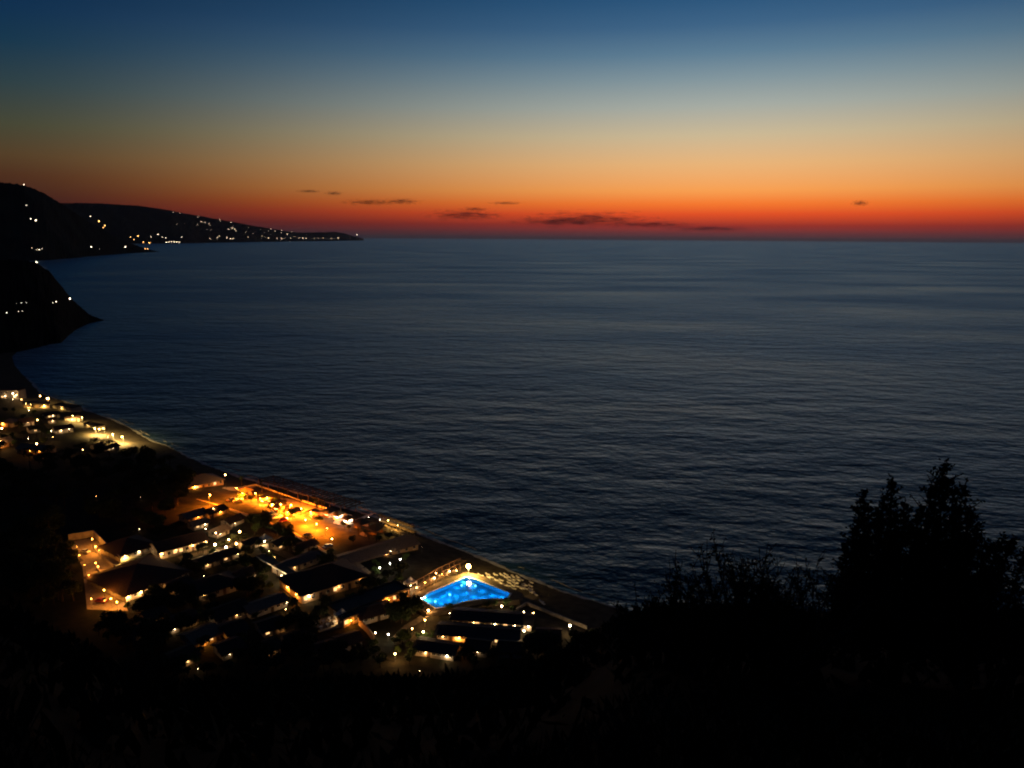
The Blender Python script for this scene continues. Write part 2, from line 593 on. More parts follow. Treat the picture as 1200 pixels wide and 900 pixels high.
# ------------------------------------------------------------------ headlands
def headland(name, ridge, front, back, m, rough=1.0, nseg=300, prof=14, taper=.7):
    """ridge: (px, py, distance) of the skyline; the slopes run down to the sea in front and behind"""
    pts = []
    for px, py, dist in ridge:
        d = ray(px, py)
        h = math.hypot(d.x, d.y)
        pts.append(Vector((0, 0, CAM_H)) + d * (dist / h))
    seg = [0.0]
    for a, c in zip(pts, pts[1:]):
        seg.append(seg[-1] + (c - a).length)
    vs, fs = [], []
    W = 2 * prof + 1
    for i in range(nseg + 1):
        s_ = seg[-1] * i / nseg
        p = Vector([float(np.interp(s_, seg, [q[k] for q in pts])) for k in range(3)])
        los = Vector((p.x, p.y, 0)).normalized()
        for j in range(-prof, prof + 1):
            u_ = abs(j) / prof
            w = (front if j < 0 else back) * (0.04 + 0.96 * min(1.0, max(0.0, p.z) / (0.6 * max(q.z for q in pts) + 1)) ** taper)
            q = p + los * ((1 if j > 0 else -1) * w * u_)
            z = p.z * (1 - u_) ** 1.35 if j < 0 else p.z * (1 - u_)
            sc_ = max(front, back) * 0.12
            nn = mnoise.fractal(Vector((q.x / sc_ / 3, q.y / sc_ / 3, 0.5)), 1.0, 2.0, 5)
            nf = mnoise.noise(Vector((q.x * 7.0 / sc_, q.y * 7.0 / sc_, 0.9))) + .6 * mnoise.noise(Vector((q.x * 17.0 / sc_, q.y * 17.0 / sc_, 1.9)))
            z += nf * .012 * max(q.z for q in pts) * (1 if u_ < .95 else 0) * min(1.0, max(0.0, p.z) / 20)
            z += nn * rough * (0.10 if j else 0.025) * p.z - 4.0 * u_ ** 3 * (1 if u_ > 0.9 else 0)
            vs.append((q.x, q.y, z if u_ < 1 else -6.0))
    for i in range(nseg):
        for j in range(W - 1):
            fs.append((i * W + j, i * W + j + 1, (i + 1) * W + j + 1, (i + 1) * W + j))
    o = MB().add(vs, fs).build(name, m, None, False)
    o['kind'] = 'structure'
    return o


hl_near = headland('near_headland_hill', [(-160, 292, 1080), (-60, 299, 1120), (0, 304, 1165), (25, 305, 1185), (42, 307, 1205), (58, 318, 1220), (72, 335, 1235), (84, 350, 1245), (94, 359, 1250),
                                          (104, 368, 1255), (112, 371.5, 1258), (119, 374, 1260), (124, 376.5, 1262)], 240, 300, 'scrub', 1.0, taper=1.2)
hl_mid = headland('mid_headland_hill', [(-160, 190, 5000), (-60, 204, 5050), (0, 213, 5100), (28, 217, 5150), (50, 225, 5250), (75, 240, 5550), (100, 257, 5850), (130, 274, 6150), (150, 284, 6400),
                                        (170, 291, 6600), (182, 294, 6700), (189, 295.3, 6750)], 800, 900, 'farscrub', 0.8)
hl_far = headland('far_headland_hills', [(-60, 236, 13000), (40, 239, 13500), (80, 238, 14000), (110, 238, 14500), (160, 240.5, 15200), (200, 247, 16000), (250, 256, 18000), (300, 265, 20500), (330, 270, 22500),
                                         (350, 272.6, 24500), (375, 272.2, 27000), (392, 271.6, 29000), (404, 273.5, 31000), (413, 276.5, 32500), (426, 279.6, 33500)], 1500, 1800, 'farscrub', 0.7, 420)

# ================================================================== shared pieces for the resort
def window_meshes():
    fr = MB()
    w, h = 1.1, 1.2
    fr.box(-w / 2 - .08, -.06, -.08, w / 2 + .08, .02, 0)
    fr.box(-w / 2 - .08, -.04, h, w / 2 + .08, .02, h + .08)
    fr.box(-w / 2 - .08, -.04, 0, -w / 2, .02, h)
    fr.box(w / 2, -.04, 0, w / 2 + .08, .02, h)
    fr.box(-.03, -.035, 0, .03, .02, h)
    pn = MB().box(-w / 2, -.012, 0, -.03, .01, h).box(.03, -.012, 0, w / 2, .01, h)
    dr = MB().box(-.5, -.05, 0, .5, .02, 2.1)
    for z in (0.25, 1.15):
        dr.box(-.38, -.07, z, .38, -.05, z + .7)
    return fr, pn, dr


_fr, _pn, _dr = window_meshes()
ME_WFRAME = _fr.mesh('window', 'white')
ME_PANE_ON = _pn.mesh('pane_lit', 'panelit')
ME_PANE_OFF = _pn.mesh('pane', 'paneoff')
ME_DOOR = _dr.mesh('door', 'darkwood')
ME_WLAMP_ARM = MB().box(-.07, -.05, -.12, .07, .0, .12).tube([(0, 0, 0), (0, -.28, .06)], [.025, .025], 5).mesh('bracket', 'metal')
FOOT = []                                       # footprints, to keep trees off buildings


def wall_lamp_parts(parent, x, y, z, rz, m='g_warm', r=0.16):
    a = link('wall_lamp', ME_WLAMP_ARM, parent, (x, y, z), rz)
    g = link('lamp_globe', lamp_globe(m, r), a, (0, -.36, .02))
    lamp_light(a, (0, -.42 - r, -r - .05), m, r)
    return a


LIGHT_OF = {'g_sodium': ((1.0, 0.34, 0.04), 900), 'g_plaza': ((1.0, 0.21, 0.008), 34000), 'g_warm': ((1.0, 0.50, 0.16), 520), 'g_white': ((1.0, 0.66, 0.34), 210), 'g_yel': ((1.0, 0.60, 0.16), 2600),
            'g_beach': ((1.0, 0.62, 0.18), 10000), 'g_cool': ((1.0, 0.84, 0.62), 230), 'g_pool': ((0.03, 0.55, 1.0), 90)}
_lights = {}
GAIN = 1.0


def lamp_light(parent, loc, m, r):
    if m not in LIGHT_OF:
        return
    k = (m, round(r, 2))
    if k not in _lights:
        c, L = LIGHT_OF[m]
        down = m in ('g_plaza', 'g_yel', 'g_beach')            # street lanterns throw their light downwards
        ld = bpy.data.lights.new('lamp_light', 'SPOT' if down else 'POINT')
        if down:
            ld.spot_size = R(171)
            ld.spot_blend = .25
        ld.color = c
        ld.energy = 4 * math.pi ** 2 * min(r, .42) ** 2 * L * GAIN
        ld.shadow_soft_size = max(.04, r * .5)
        _lights[k] = ld
    o = bpy.data.objects.new('lamp_light', _lights[k])
    col.objects.link(o)
    o.parent = parent
    o.location = loc
    return o


_globes = {}


def lamp_globe(m, r):
    k = (m, round(r, 2))
    if k not in _globes:
        _globes[k] = MB().ball((0, 0, 0), r, 8, 5).mesh('lamp_globe', m, True)
    return _globes[k]


def house(name, label, cat, A, B, depth, h, roof='gable', wall='plaster', rmat='tile', pitch=0.36, wins=None, lit=(), side_wins=0, doors=(), lamps=(), side_lamps=(), over=0.8,
          chimney=False, group=None, pts=False):
    """A, B: the two ends of the wall that faces the hill; depth runs away from it"""
    a = A if pts else at(*A)
    c = B if pts else at(*B)
    d = Vector((c.x - a.x, c.y - a.y, 0))
    L = d.length
    ang_ = math.atan2(d.y, d.x)
    nrm = Vector((-d.y, d.x, 0)).normalized()
    z0 = min(a.z, c.z)
    root = thing(name, label, cat, (a.x, a.y, z0), ang_, group)
    FOOT.append((Vector((a.x, a.y, 0)), Vector((math.cos(ang_), math.sin(ang_), 0)), nrm, L, depth))
    D = depth
    h = h - .5 if h < 5 else h
    wl_ = MB()
    wl_.box(0, 0, -0.6, L, D, h)
    o = over
    if roof == 'gable':                          # ridge along the length
        zr = h + pitch * D / 2
        wl_.add([(0, 0, h), (0, D, h), (0, D / 2, zr)], [(0, 2, 1)])
        wl_.add([(L, 0, h), (L, D, h), (L, D / 2, zr)], [(0, 1, 2)])
    w_ob = wl_.build('wall', wall, root)
    rf = MB()
    th = 0.18
    if roof == 'flat':
        w_ = 0.3
        rf.box(-.12, -.12, h + .002, L + .12, D + .12, h + .16)
        for bx_ in ((-.12, -.12, L + .12, w_), (-.12, D - w_, L + .12, D + .12), (-.12, w_, w_, D - w_), (L - w_, w_, L + .12, D - w_)):
            rf.box(bx_[0], bx_[1], h + .16, bx_[2], bx_[3], h + .55)
    else:
        ze = h - pitch * o
        zr = h + pitch * D / 2
        if roof == 'gable':
            x0, x1 = -o, L + o
            hip = 0.0
        else:
            x0, x1 = -o, L + o
            hip = min(D / 2 + o, (L + 2 * o) / 2 - .2)
        y0, y1, ym = -o, D + o, D / 2
        P_ = [(x0, y0, ze), (x1, y0, ze), (x1, y1, ze), (x0, y1, ze), (x0 + hip, ym, zr), (x1 - hip, ym, zr)]
        Q_ = [(x, y, z + th) for x, y, z in P_]
        if roof == 'gable':
            fs = [(0, 1, 5, 4), (3, 4, 5, 2)]
        else:
            fs = [(0, 1, 5, 4), (3, 4, 5, 2), (0, 4, 3), (1, 2, 5)]
        vs = P_ + Q_
        allf = [tuple(i + 6 for i in f) for f in fs] + [tuple(reversed(f)) for f in fs]
        rim = [0, 1, 5, 2, 3, 4] if roof == 'gable' else [0, 1, 2, 3]
        for i in range(len(rim)):
            u_, v_ = rim[i], rim[(i + 1) % len(rim)]
            allf.append((u_, v_, v_ + 6, u_ + 6))
        rf.add(vs, allf)
        # ridge cap, and tile courses as low ribs down both slopes
        rf.tube([(x0 + hip, ym, zr + th), (x1 - hip, ym, zr + th)], [.13, .13], 6)
        nr = int((L + 2 * o) / 0.9)
        for i in range(1, nr):
            x = x0 + (L + 2 * o) * i / nr
            k = 1.0 if hip == 0 else max(0.05, min(1.0, (x - x0) / hip, (x1 - x) / hip))
            for ya in (y0, y1):
                yb = ya + (ym - ya) * k
                zb = ze + (zr - ze) * k
                rf.add([(x - .07, ya, ze + th), (x + .07, ya, ze + th), (x, ya, ze + th + .07), (x - .07, yb, zb + th), (x + .07, yb, zb + th), (x, yb, zb + th + .07)],
                       [(0, 1, 2), (3, 5, 4), (0, 2, 5, 3), (1, 4, 5, 2)])
    r_ob = rf.build('roof', rmat, root)
    if chimney:
        ch = MB().box(L * .7, D * .6, h + .2, L * .7 + .7, D * .6 + .7, h + pitch * D / 2 + 1.0).box(L * .7 - .1, D * .6 - .1, h + pitch * D / 2 + 1.0, L * .7 + .8, D * .6 + .8, h + pitch * D / 2 + 1.15)
        ch.build('chimney', 'plaster', r_ob)
    nw = wins if wins is not None else max(1, int(L / 3.2))
    slots = [(i + .5) * L / nw for i in range(nw)] if nw else []
    for lv in range(max(1, int(h // 3))):
        for i, x in enumerate(slots):
            if lv == 0 and i in doors:
                link('door', ME_DOOR, root, (x, -.001, 0.02))
                continue
            w = link('window', ME_WFRAME, root, (x, -.001, 1.0 + lv * 3.0))
            link('pane', ME_PANE_ON if (i + lv * nw) in lit else ME_PANE_OFF, w)
    for i in range(side_wins):
        y = D * (i + .5) / side_wins
        w = link('window', ME_WFRAME, root, (-.001, y, 1.0), -math.pi / 2)
        link('pane', ME_PANE_ON if (100 + i) in lit else ME_PANE_OFF, w)
    for q in lamps:
        x, m, r_ = (q + (0.16,))[:3] if isinstance(q, tuple) else (q, 'g_warm', 0.16)
        r_ *= .72
        wall_lamp_parts(root, x * L, -.001, min(h - .6, 2.2), 0, m, r_)
    for q in side_lamps:
        y, m, r_ = (q + (0.16,))[:3] if isinstance(q, tuple) else (q, 'g_warm', 0.16)
        r_ *= .72
        wall_lamp_parts(root, -.001, y * D, min(h - .6, 2.2), -math.pi / 2, m, r_)
    return root


_poles = {}


def lamp_post(px, py, h, m, r, label, group, arm=0.0, cat='lamp', name='lamp_post', head=False):
    """the light itself stands at (px, py) on the picture; the foot is h below it"""
    r_scale = .72
    r *= r_scale
    z = 4.0
    for _ in range(14):
        d = ray(px, py)
        t_ = (z + h - CAM_H) / d.z
        p = Vector((d.x * t_, d.y * t_, 0))
        z = 0.5 * z + 0.5 * gz(p.x, p.y)
    rz = rng.uniform(0, 6.28)
    root = thing(name, label, cat, (p.x - arm * math.cos(rz), p.y - arm * math.sin(rz), z), rz, group)
    k = (round(h, 1), arm)
    if k not in _poles:
        mb = MB().tube([(0, 0, -.3), (0, 0, h * .5), (0, 0, h - .1)], [.07, .055, .045], 6).tube([(0, 0, 0), (0, 0, .35)], [.13, .1], 8)
        if arm:
            mb.tube([(0, 0, h - .12), (arm * .5, 0, h + .18), (arm, 0, h + .22)], [.04, .035, .03], 5)
        else:
            mb.tube([(0, 0, h - .12), (0, 0, h - .02)], [.11, .12], 8)
        _poles[k] = mb.mesh('pole', 'metal')
    link('pole', _poles[k], root)
    gz_ = h + (0 if arm else r - .03)
    link('lamp_globe', lamp_globe(m, r), root, (arm, 0, gz_))
    lamp_light(root, (arm + (0 if arm else r + .2), 0, gz_ - r * .6 - (.2 if arm else 0)), m, r)
    return root


# ------------------------------------------------------------------ trees
def leaf_cloud(blobs, n, size, seed, m, name='crown', aspect=0.55):
    """leaf clumps spread through the blobs' volume: (cx, cy, cz, rx, ry, rz)"""
    r_ = random.Random(seed)
    mb = MB()
    wts = [b_[3] * b_[4] * b_[5] for b_ in blobs]
    for _ in range(n):
        b_ = r_.choices(blobs, wts)[0]
        while True:
            v = Vector((r_.uniform(-1, 1), r_.uniform(-1, 1), r_.uniform(-1, 1)))
            if 0.15 < v.length < 1:
                break
        v *= (0.55 + 0.5 * r_.random()) / max(v.length, .3) if v.length < .55 else 1.0
        p = Vector((b_[0] + v.x * b_[3], b_[1] + v.y * b_[4], b_[2] + v.z * b_[5]))
        q = Vector((r_.gauss(0, 1), r_.gauss(0, 1), r_.gauss(0, 1))).normalized()
        a = q.cross(Vector((r_.gauss(0, 1), r_.gauss(0, 1), r_.gauss(0, 1)))).normalized()
        b2 = q.cross(a)
        s_ = size * r_.uniform(.5, 1.3)
        mb.add([p - a * s_, p - b2 * s_ * aspect, p + a * s_, p + b2 * s_ * aspect], [(0, 1, 2, 3)])
    return mb.mesh(name, m)


def broad_tree(seed, h, rad, m, n=700, size=0.36):
    r_ = random.Random(seed)
    tr = MB()
    th = h * .42
    tr.tube([(0, 0, -.3), (.1, .05, th * .5), (.05, .15, th), (.0, .1, h * .7)], [.2, .16, .13, .05], 7)
    blobs = []
    for i in range(9):
        a = r_.uniform(0, 6.28)
        d = rad * r_.uniform(.15, .68)
        z = h * r_.uniform(.5, .86)
        e = rad * r_.uniform(.32, .55)
        blobs.append((d * math.cos(a), d * math.sin(a), z, e, e, e * .75))
        tr.tube([(.05, .12, th * r_.uniform(.7, 1)), (d * .5 * math.cos(a), d * .5 * math.sin(a), (th + z) / 2), (d * math.cos(a), d * math.sin(a), z)], [.08, .055, .02], 5)
    return tr.mesh('trunk', 'bark'), leaf_cloud(blobs, n, size, seed + 50, m)


def pine_tree(seed, h, rad):
    r_ = random.Random(seed)
    tr = MB().tube([(0, 0, -.3), (.1, 0, h * .4), (.2, .1, h * .75), (.2, .1, h * .9)], [.26, .2, .14, .05], 7)
    blobs = []
    for i in range(8):
        a = i * .8 + r_.uniform(-.3, .3)
        d = rad * r_.uniform(.2, .7)
        z = h * r_.uniform(.74, .95)
        e = rad * r_.uniform(.3, .5)
        blobs.append((d * math.cos(a) + .2, d * math.sin(a), z, e, e, e * .42))
        tr.tube([(.15, .05, h * r_.uniform(.55, .72)), (d * math.cos(a) + .2, d * math.sin(a), z)], [.08, .03], 5)
    return tr.mesh('trunk', 'bark'), leaf_cloud(blobs, 800, .32, seed + 9, 'leafB', aspect=.4)


def palm_tree(seed, h):
    r_ = random.Random(seed)
    tr = MB().tube([(0, 0, -.3), (.08, 0, h * .4), (.2, .05, h * .8), (.22, .05, h)], [.24, .19, .17, .2], 8)
    cr = MB()
    for i in range(20):
        a = i * 2.4 + r_.uniform(-.2, .2)
        el0 = r_.uniform(-.1, 1.1)
        L = r_.uniform(1.9, 2.5)
        prev = Vector((.22, .05, h))
        el = el0
        for k in range(7):
            el -= .22
            nxt = prev + Vector((math.cos(a) * math.cos(el), math.sin(a) * math.cos(el), math.sin(el))) * L / 7
            sd = Vector((-math.sin(a), math.cos(a), 0))
            w = .42 * (1 - abs(k - 2.5) / 5.5)
            for s_ in (-1, 1):
                for q in (0, .5):
                    b0 = prev.lerp(nxt, q)
                    b1 = prev.lerp(nxt, q + .38)
                    tip = b1 + sd * s_ * w + Vector((0, 0, -.12 - .1 * w))
                    cr.add([b0, b1, tip], [(0, 1, 2)])
            prev = nxt
    return tr.mesh('trunk', 'bark'), cr.mesh('crown', 'leafC')


TREES = {
    'olive': [broad_tree(1, 5.2, 2.9, 'leafA'), broad_tree(2, 4.4, 2.5, 'leafA'), broad_tree(3, 6.2, 3.2, 'leafA', 900)],
    'garden': [broad_tree(11, 4.2, 2.2, 'leafC', 600, .3), broad_tree(12, 3.2, 1.8, 'leafC', 500, .28)],
    'pine': [pine_tree(21, 9.5, 4.2), pine_tree(22, 8.0, 3.6)],
    'palm': [palm_tree(31, 5.2), palm_tree(32, 4.2)],
    'big': [broad_tree(41, 8.5, 4.6, 'leafB', 1500, .5), broad_tree(42, 7.4, 4.2, 'leafB', 1300, .5)],
}


def clear_of_buildings(p, rad):
    q = Vector((p.x, p.y, 0))
    for a, ux, uy, L, D in FOOT:
        d = q - a
        u_, v_ = d.dot(ux), d.dot(uy)
        if -rad < u_ < L + rad and -rad < v_ < D + rad:
            return False
    return True


TREE_POS = []


def tree(kind, p, label, group, s_=1.0, check=0.0):
    if check and (not clear_of_buildings(p, check * s_)):
        return None
    for q in TREE_POS:
        if (q - p).length < 1.5:
            return None
    TREE_POS.append(p.copy())
    tm, cm = rng.choice(TREES[kind])
    nm = {'olive': 'olive_tree', 'garden': 'garden_tree', 'pine': 'pine_tree', 'palm': 'palm_tree', 'big': 'evergreen_tree'}[kind]
    root = thing(nm, label, 'tree', (p.x, p.y, gz(p.x, p.y)), rng.uniform(0, 6.28), group)
    root.scale = (s_, s_, s_ * rng.uniform(.9, 1.12))
    link('trunk', tm, root)
    link('crown', cm, root)
    return root


def sheet(name, pix, m, lift=0.05, pts=None, label=None):
    """a paved sheet with its own edge, lying on the ground"""
    P_ = pts or [at(*q) for q in pix]
    n = len(P_)
    vs = [(p.x, p.y, gz(p.x, p.y) + lift) for p in P_] + [(p.x, p.y, gz(p.x, p.y) - .3) for p in P_]
    fs = [tuple(range(n))] + [(i, (i + 1) % n, (i + 1) % n + n, i + n) for i in range(n)]
    o = MB().add(vs, fs).build(name, m)
    o['kind'] = 'structure'
    return o


def strip(name, pix, width, m, lift=0.06):
    P_ = [at(*q) for q in pix]
    vs, fs = [], []
    for i, p in enumerate(P_):
        d = (P_[min(i + 1, len(P_) - 1)] - P_[max(i - 1, 0)])
        d.z = 0
        n_ = Vector((-d.y, d.x, 0)).normalized() * width / 2
        for q in (p - n_, p + n_):
            vs.append((q.x, q.y, gz(q.x, q.y) + lift))
    for i in range(len(P_) - 1):
        fs.append((2 * i, 2 * i + 2, 2 * i + 3, 2 * i + 1))
    o = MB().add(vs, fs).build(name, m)
    o['kind'] = 'structure'
    return o


def wall_run(name, label, pix, h, t_, m, cat='wall', cap=True):
    P_ = [at(*q) for q in pix]
    root = thing(name, label, cat, P_[0])
    mb, cb = MB(), MB()
    for a, c in zip(P_, P_[1:]):
        d = (c - a)
        d.z = 0
        u_ = d.normalized()
        n_ = Vector((-u_.y, u_.x, 0)) * t_ / 2
        z0 = min(a.z, c.z)
        for (bb, hh0, hh1, ex) in ((mb, -.4, h, 0.0), (cb, h, h + .12, .06)):
            nn = n_ * (1 + ex * 2 / t_)
            a2, c2 = a - P_[0] - u_ * t_ / 2, c - P_[0] + u_ * t_ / 2
            q = [a2 - nn, c2 - nn, c2 + nn, a2 + nn]
            zz = z0 - P_[0].z
            bb.add([(v.x, v.y, zz + hh0) for v in q] + [(v.x, v.y, zz + hh1) for v in q],
                   [(0, 3, 2, 1), (4, 5, 6, 7), (0, 1, 5, 4), (1, 2, 6, 5), (2, 3, 7, 6), (3, 0, 4, 7)])
    mb.build('wall_body', m, root)
    if cap:
        cb.build('coping', m, root)
    return root


# ================================================================== paving and roads
sheet('plaza', [(230, 585), (262, 571), (300, 570), (350, 588), (412, 608), (430, 628), (410, 658), (388, 650), (345, 625), (300, 606), (262, 594)], 'paving', .04)
sheet('courtyard', [(80, 635), (111, 630), (142, 661), (127, 672), (146, 706), (150, 716), (102, 714), (97, 665)], 'paving', .04)
strip('path', [(425, 716), (450, 706), (482, 694), (500, 682), (522, 672), (548, 668)], 3.4, 'gravel')
strip('pool_walk', [(464, 748), (478, 734), (492, 726), (505, 716)], 2.6, 'gravel')
strip('service_road', [(210, 655), (250, 645), (282, 636), (312, 640), (345, 655)], 3.5, 'gravel')
pool_px = [(494, 706), (503, 699), (524, 691), (545, 684), (557, 687), (598, 704), (594, 709), (566, 707), (544, 709), (528, 714), (511, 717)]
pool_pts = [at(*q) for q in pool_px]
pc = sum(pool_pts, Vector()) / len(pool_pts)
# the deck is a ring around the pool so that the basin can sink into it
outer = [pc + (p - pc) + (p - pc).normalized() * 4.2 for p in pool_pts]
ring_v = [(p.x, p.y, 5.24) for p in pool_pts] + [(p.x, p.y, 5.24) for p in outer] + [(p.x, p.y, 3.6) for p in outer]
npl = len(pool_pts)
ring_f = []
for i in range(npl):
    j = (i + 1) % npl
    ring_f += [(i, j, j + npl, i + npl), (i + npl, j + npl, j + 2 * npl, i + 2 * npl)]
dk = MB().add(ring_v, ring_f).build('pool_deck', 'gravel')
dk['kind'] = 'structure'
sheet('sun_terrace', [(548, 679), (582, 680), (632, 700), (606, 712), (596, 700), (560, 684)], 'gravel', .03)

# ================================================================== swimming pool: basin above grade, water, coping, underwater lamps, added fill lights
pool = thing('swimming_pool', 'bright blue lit swimming pool with angular outline among dark gardens', 'pool', (pc.x, pc.y, 4.0))
rel = [p - pc for p in pool_pts]
bas = MB()
DEP = 0.05
bv = [(p.x, p.y, DEP) for p in rel] + [(p.x, p.y, 1.30) for p in rel]
bas.add(bv, [tuple(range(npl))] + [(i, i + npl, (i + 1) % npl + npl, (i + 1) % npl) for i in range(npl)])
bas.build('basin', 'pool_tile', pool)
cop = MB()
for i in range(npl):
    a, c = rel[i], rel[(i + 1) % npl]
    a2, c2 = a + a.normalized() * .5, c + c.normalized() * .5
    cop.add([(a.x, a.y, 1.32), (c.x, c.y, 1.32), (c2.x, c2.y, 1.32), (a2.x, a2.y, 1.32), (a2.x, a2.y, .08), (c2.x, c2.y, .08)], [(0, 1, 2, 3), (3, 2, 5, 4)])
cop.build('coping', 'white', pool)
wm = bpy.data.materials.new('pool_water')
wm.use_nodes = True
nt = wm.node_tree
nt.nodes.clear()
tr_ = N(nt.nodes, 'ShaderNodeBsdfTransparent')
tr_.inputs[0].default_value = (0.45, 0.80, 1.0, 1)
gl_ = N(nt.nodes, 'ShaderNodeBsdfGlossy')
gl_.inputs['Roughness'].default_value = 0.08
nzp = N(nt.nodes, 'ShaderNodeTexNoise')
nzp.inputs['Scale'].default_value = 1.2
bpp = N(nt.nodes, 'ShaderNodeBump')
bpp.inputs['Distance'].default_value = 0.08
nt.links.new(nzp.outputs['Fac'], bpp.inputs['Height'])
nt.links.new(bpp.outputs[0], gl_.inputs['Normal'])
frp = N(nt.nodes, 'ShaderNodeFresnel')
frp.inputs['IOR'].default_value = 1.333
mxs = N(nt.nodes, 'ShaderNodeMixShader')
nt.links.new(frp.outputs[0], mxs.inputs[0])
nt.links.new(tr_.outputs[0], mxs.inputs[1])
nt.links.new(gl_.outputs[0], mxs.inputs[2])
om = N(nt.nodes, 'ShaderNodeOutputMaterial')
nt.links.new(mxs.outputs[0], om.inputs[0])
MT['pool_water'] = wm
MB().add([(p.x * .999, p.y * .999, 1.16) for p in rel], [tuple(reversed(range(npl)))]).build('water', 'pool_water', pool)
ul = MB().ball((0, 0, 0), .26, 8, 5).mesh('pool_lamp', 'g_pool', True)
for q in ((527, 698), (541, 689.5), (557, 691), (510, 706)):
    p = at(*q) - pc
    link('pool_lamp', ul, pool, (p.x, p.y, DEP + .32))
for q in ((503, 705), (511, 703), (519, 699), (517, 707), (527, 695), (526, 703), (535, 691), (535, 699), (544, 688), (545, 697), (545, 705), (554, 691), (555, 701), (565, 696), (566, 703), (577, 701), (588, 704)):
    p = at(*q) - pc
    lamp_light(pool, (p.x, p.y, DEP + .9), 'g_pool', .20)  # bare fill lights added through the water for an even glow, no fittings here

# ================================================================== buildings of the resort
house('beach_house', 'orange-lit villa with hipped tile roof at the end of the plaza', 'house', (221, 573), (262, 568), 12, 3.4, 'hip', 'ochre', 'paletile', .42, 6, (1, 4), 2, (2,),
      ((.17, 'g_sodium', .3),))
house('courtyard_hall', 'broad dark hip-roofed hall beside the lit courtyard', 'building', (148, 706), (222, 677), 24, 2.9, 'hip', 'plaster', 'tile', .30, 10, (0,), 5, (2, 6), ((.03, 'g_warm', .24), (.22, 'g_warm', .26)))
house('gate_house', 'dark-roofed gatehouse with a brightly lit corner behind the courtyard wall', 'building', (141, 659), (184, 645), 15, 3.0, 'hip', 'plaster', 'tile', .36, 6, (0,), 2, (3,),
      ((.12, 'g_yel', .22), (.5, 'g_white', .2)))
house('arcade_lodge', 'long lodge with a row of lit white window bays', 'building', (188, 656), (243, 641), 10, 3.6, 'gable', 'plaster', 'tile', .36, 8, (2, 3), 2, (5,),
      ((.03, 'g_warm', .22), (.33, 'g_warm', .10), (.68, 'g_warm', .20), (.97, 'g_warm', .2)))
house('cottage', 'small ochre cottage catching orange light behind the long lodge', 'house', (221, 614), (243, 607), 7, 2.8, 'gable', 'ochre', 'paletile', .35, 3, (), 1, (1,), ((.5, 'g_sodium', .13),))
house('cottage', 'low ochre cottage strip beside the orange parking ground', 'house', (246, 608), (266, 601), 6, 2.6, 'gable', 'ochre', 'tile', .35, 3, (), 1, (0,), ((.6, 'g_sodium', .12),))
house('cottage', 'tiny white cottage with a lamp by its gable near the long lodge', 'house', (228, 622), (244, 617), 5, 2.6, 'gable', 'plaster', 'paletile', .4, 2, (0,), 1, (1,), ((.75, 'g_white', .2),))
house('cottage', 'white garden cottage with pale gable among dark trees', 'house', (255, 631), (269, 625), 5, 2.6, 'gable', 'plaster', 'paletile', .45, 2, (), 1, (1,), ((.2, 'g_white', .16),))
house('cottage', 'pale cottage standing between the gazebo and the tiny white cottage', 'house', (270, 619), (286, 612), 5, 2.6, 'gable', 'plaster', 'tile', .45, 2, (), 1, (0,), ((.3, 'g_white', .14),))
house('dining_hall', 'large dark-roofed hall with an orange-lit gable end', 'building', (354, 708), (430, 684), 17, 3.8, 'hip', 'ochre', 'tile', .40, 9, (0, 4), 3, (2, 6), ((.10, 'g_white', .26), (.55, 'g_warm', .10), (.9, 'g_warm', .1)),
      ((.2, 'g_sodium', .2), (.6, 'g_sodium', .22)))
house('annex', 'long annex with a pale sloping roof behind the large hall', 'building', (331, 676), (376, 659), 6, 3.0, 'gable', 'plaster', 'paletile', .28, 6, (), 1, (2,), ((.3, 'g_warm', .08),))
house('pantile_block', 'brown-roofed block between the plaza and the tent lamps', 'building', (404, 664), (490, 644), 10, 3.0, 'gable', 'ochre', 'paletile', .30, 9, (), 2, (3,), ((.02, 'g_sodium', .1), (.55, 'g_warm', .07)))
house('shed', 'small pale-roofed shed with a single lamp by the dark lawn', 'shed', (405, 678), (423, 670), 4, 2.5, 'gable', 'plaster', 'paletile', .3, 2, (), 1, (1,), ((.0, 'g_white', .16),))
house('shed', 'small white shed at the corner of the dark lawn', 'shed', (421, 681), (431, 677), 4, 2.5, 'gable', 'plaster', 'paletile', .3, 1, (), 1, (), ((.4, 'g_white', .08),))
house('restaurant_wing', 'long dark flat-roofed wing above the lit terrace path', 'building', (400, 729), (480, 699), 8, 3.0, 'flat', 'ochre', 'felt', .3, 11, (1, 4, 8), 1, (5,),
      ((.06, 'g_white', .26), (.22, 'g_sodium', .12), (.4, 'g_sodium', .1), (.62, 'g_sodium', .13), (.85, 'g_sodium', .12)))
house('kitchen_block', 'orange-lit kitchen block next to the dining terrace', 'building', (403, 736), (420, 729), 3.2, 2.8, 'flat', 'ochre', 'felt', .3, 3, (0,), 1, (1,), ((.45, 'g_sodium', .16),))
house('store', 'grey-roofed store with a pale eaves line', 'building', (294, 726), (337, 711), 6.5, 2.8, 'gable', 'grey', 'paletile', .3, 6, (), 2, (3,), ((.97, 'g_white', .1),), ((.5, 'g_white', .07),))
house('bungalow', 'bungalow under an orange-lit pale roof in the dark garden', 'house', (229, 762), (259, 749), 8, 2.6, 'gable', 'plaster', 'paletile', .32, 4, (1, 2), 1, (3,), ((.45, 'g_sodium', .13),))
house('bungalow', 'bungalow with greenery lit along its garden front', 'house', (199, 745), (233, 731), 7, 2.7, 'gable', 'plaster', 'tile', .35, 4, (), 1, (1,), ((.15, 'g_white', .11), (.8, 'g_warm', .08)))
house('bungalow', 'bungalow with a dim white front on the hill foot', 'house', (208, 786), (232, 775), 7, 2.7, 'gable', 'plaster', 'tile', .35, 3, (1,), 1, (0,), ((.5, 'g_warm', .085),))
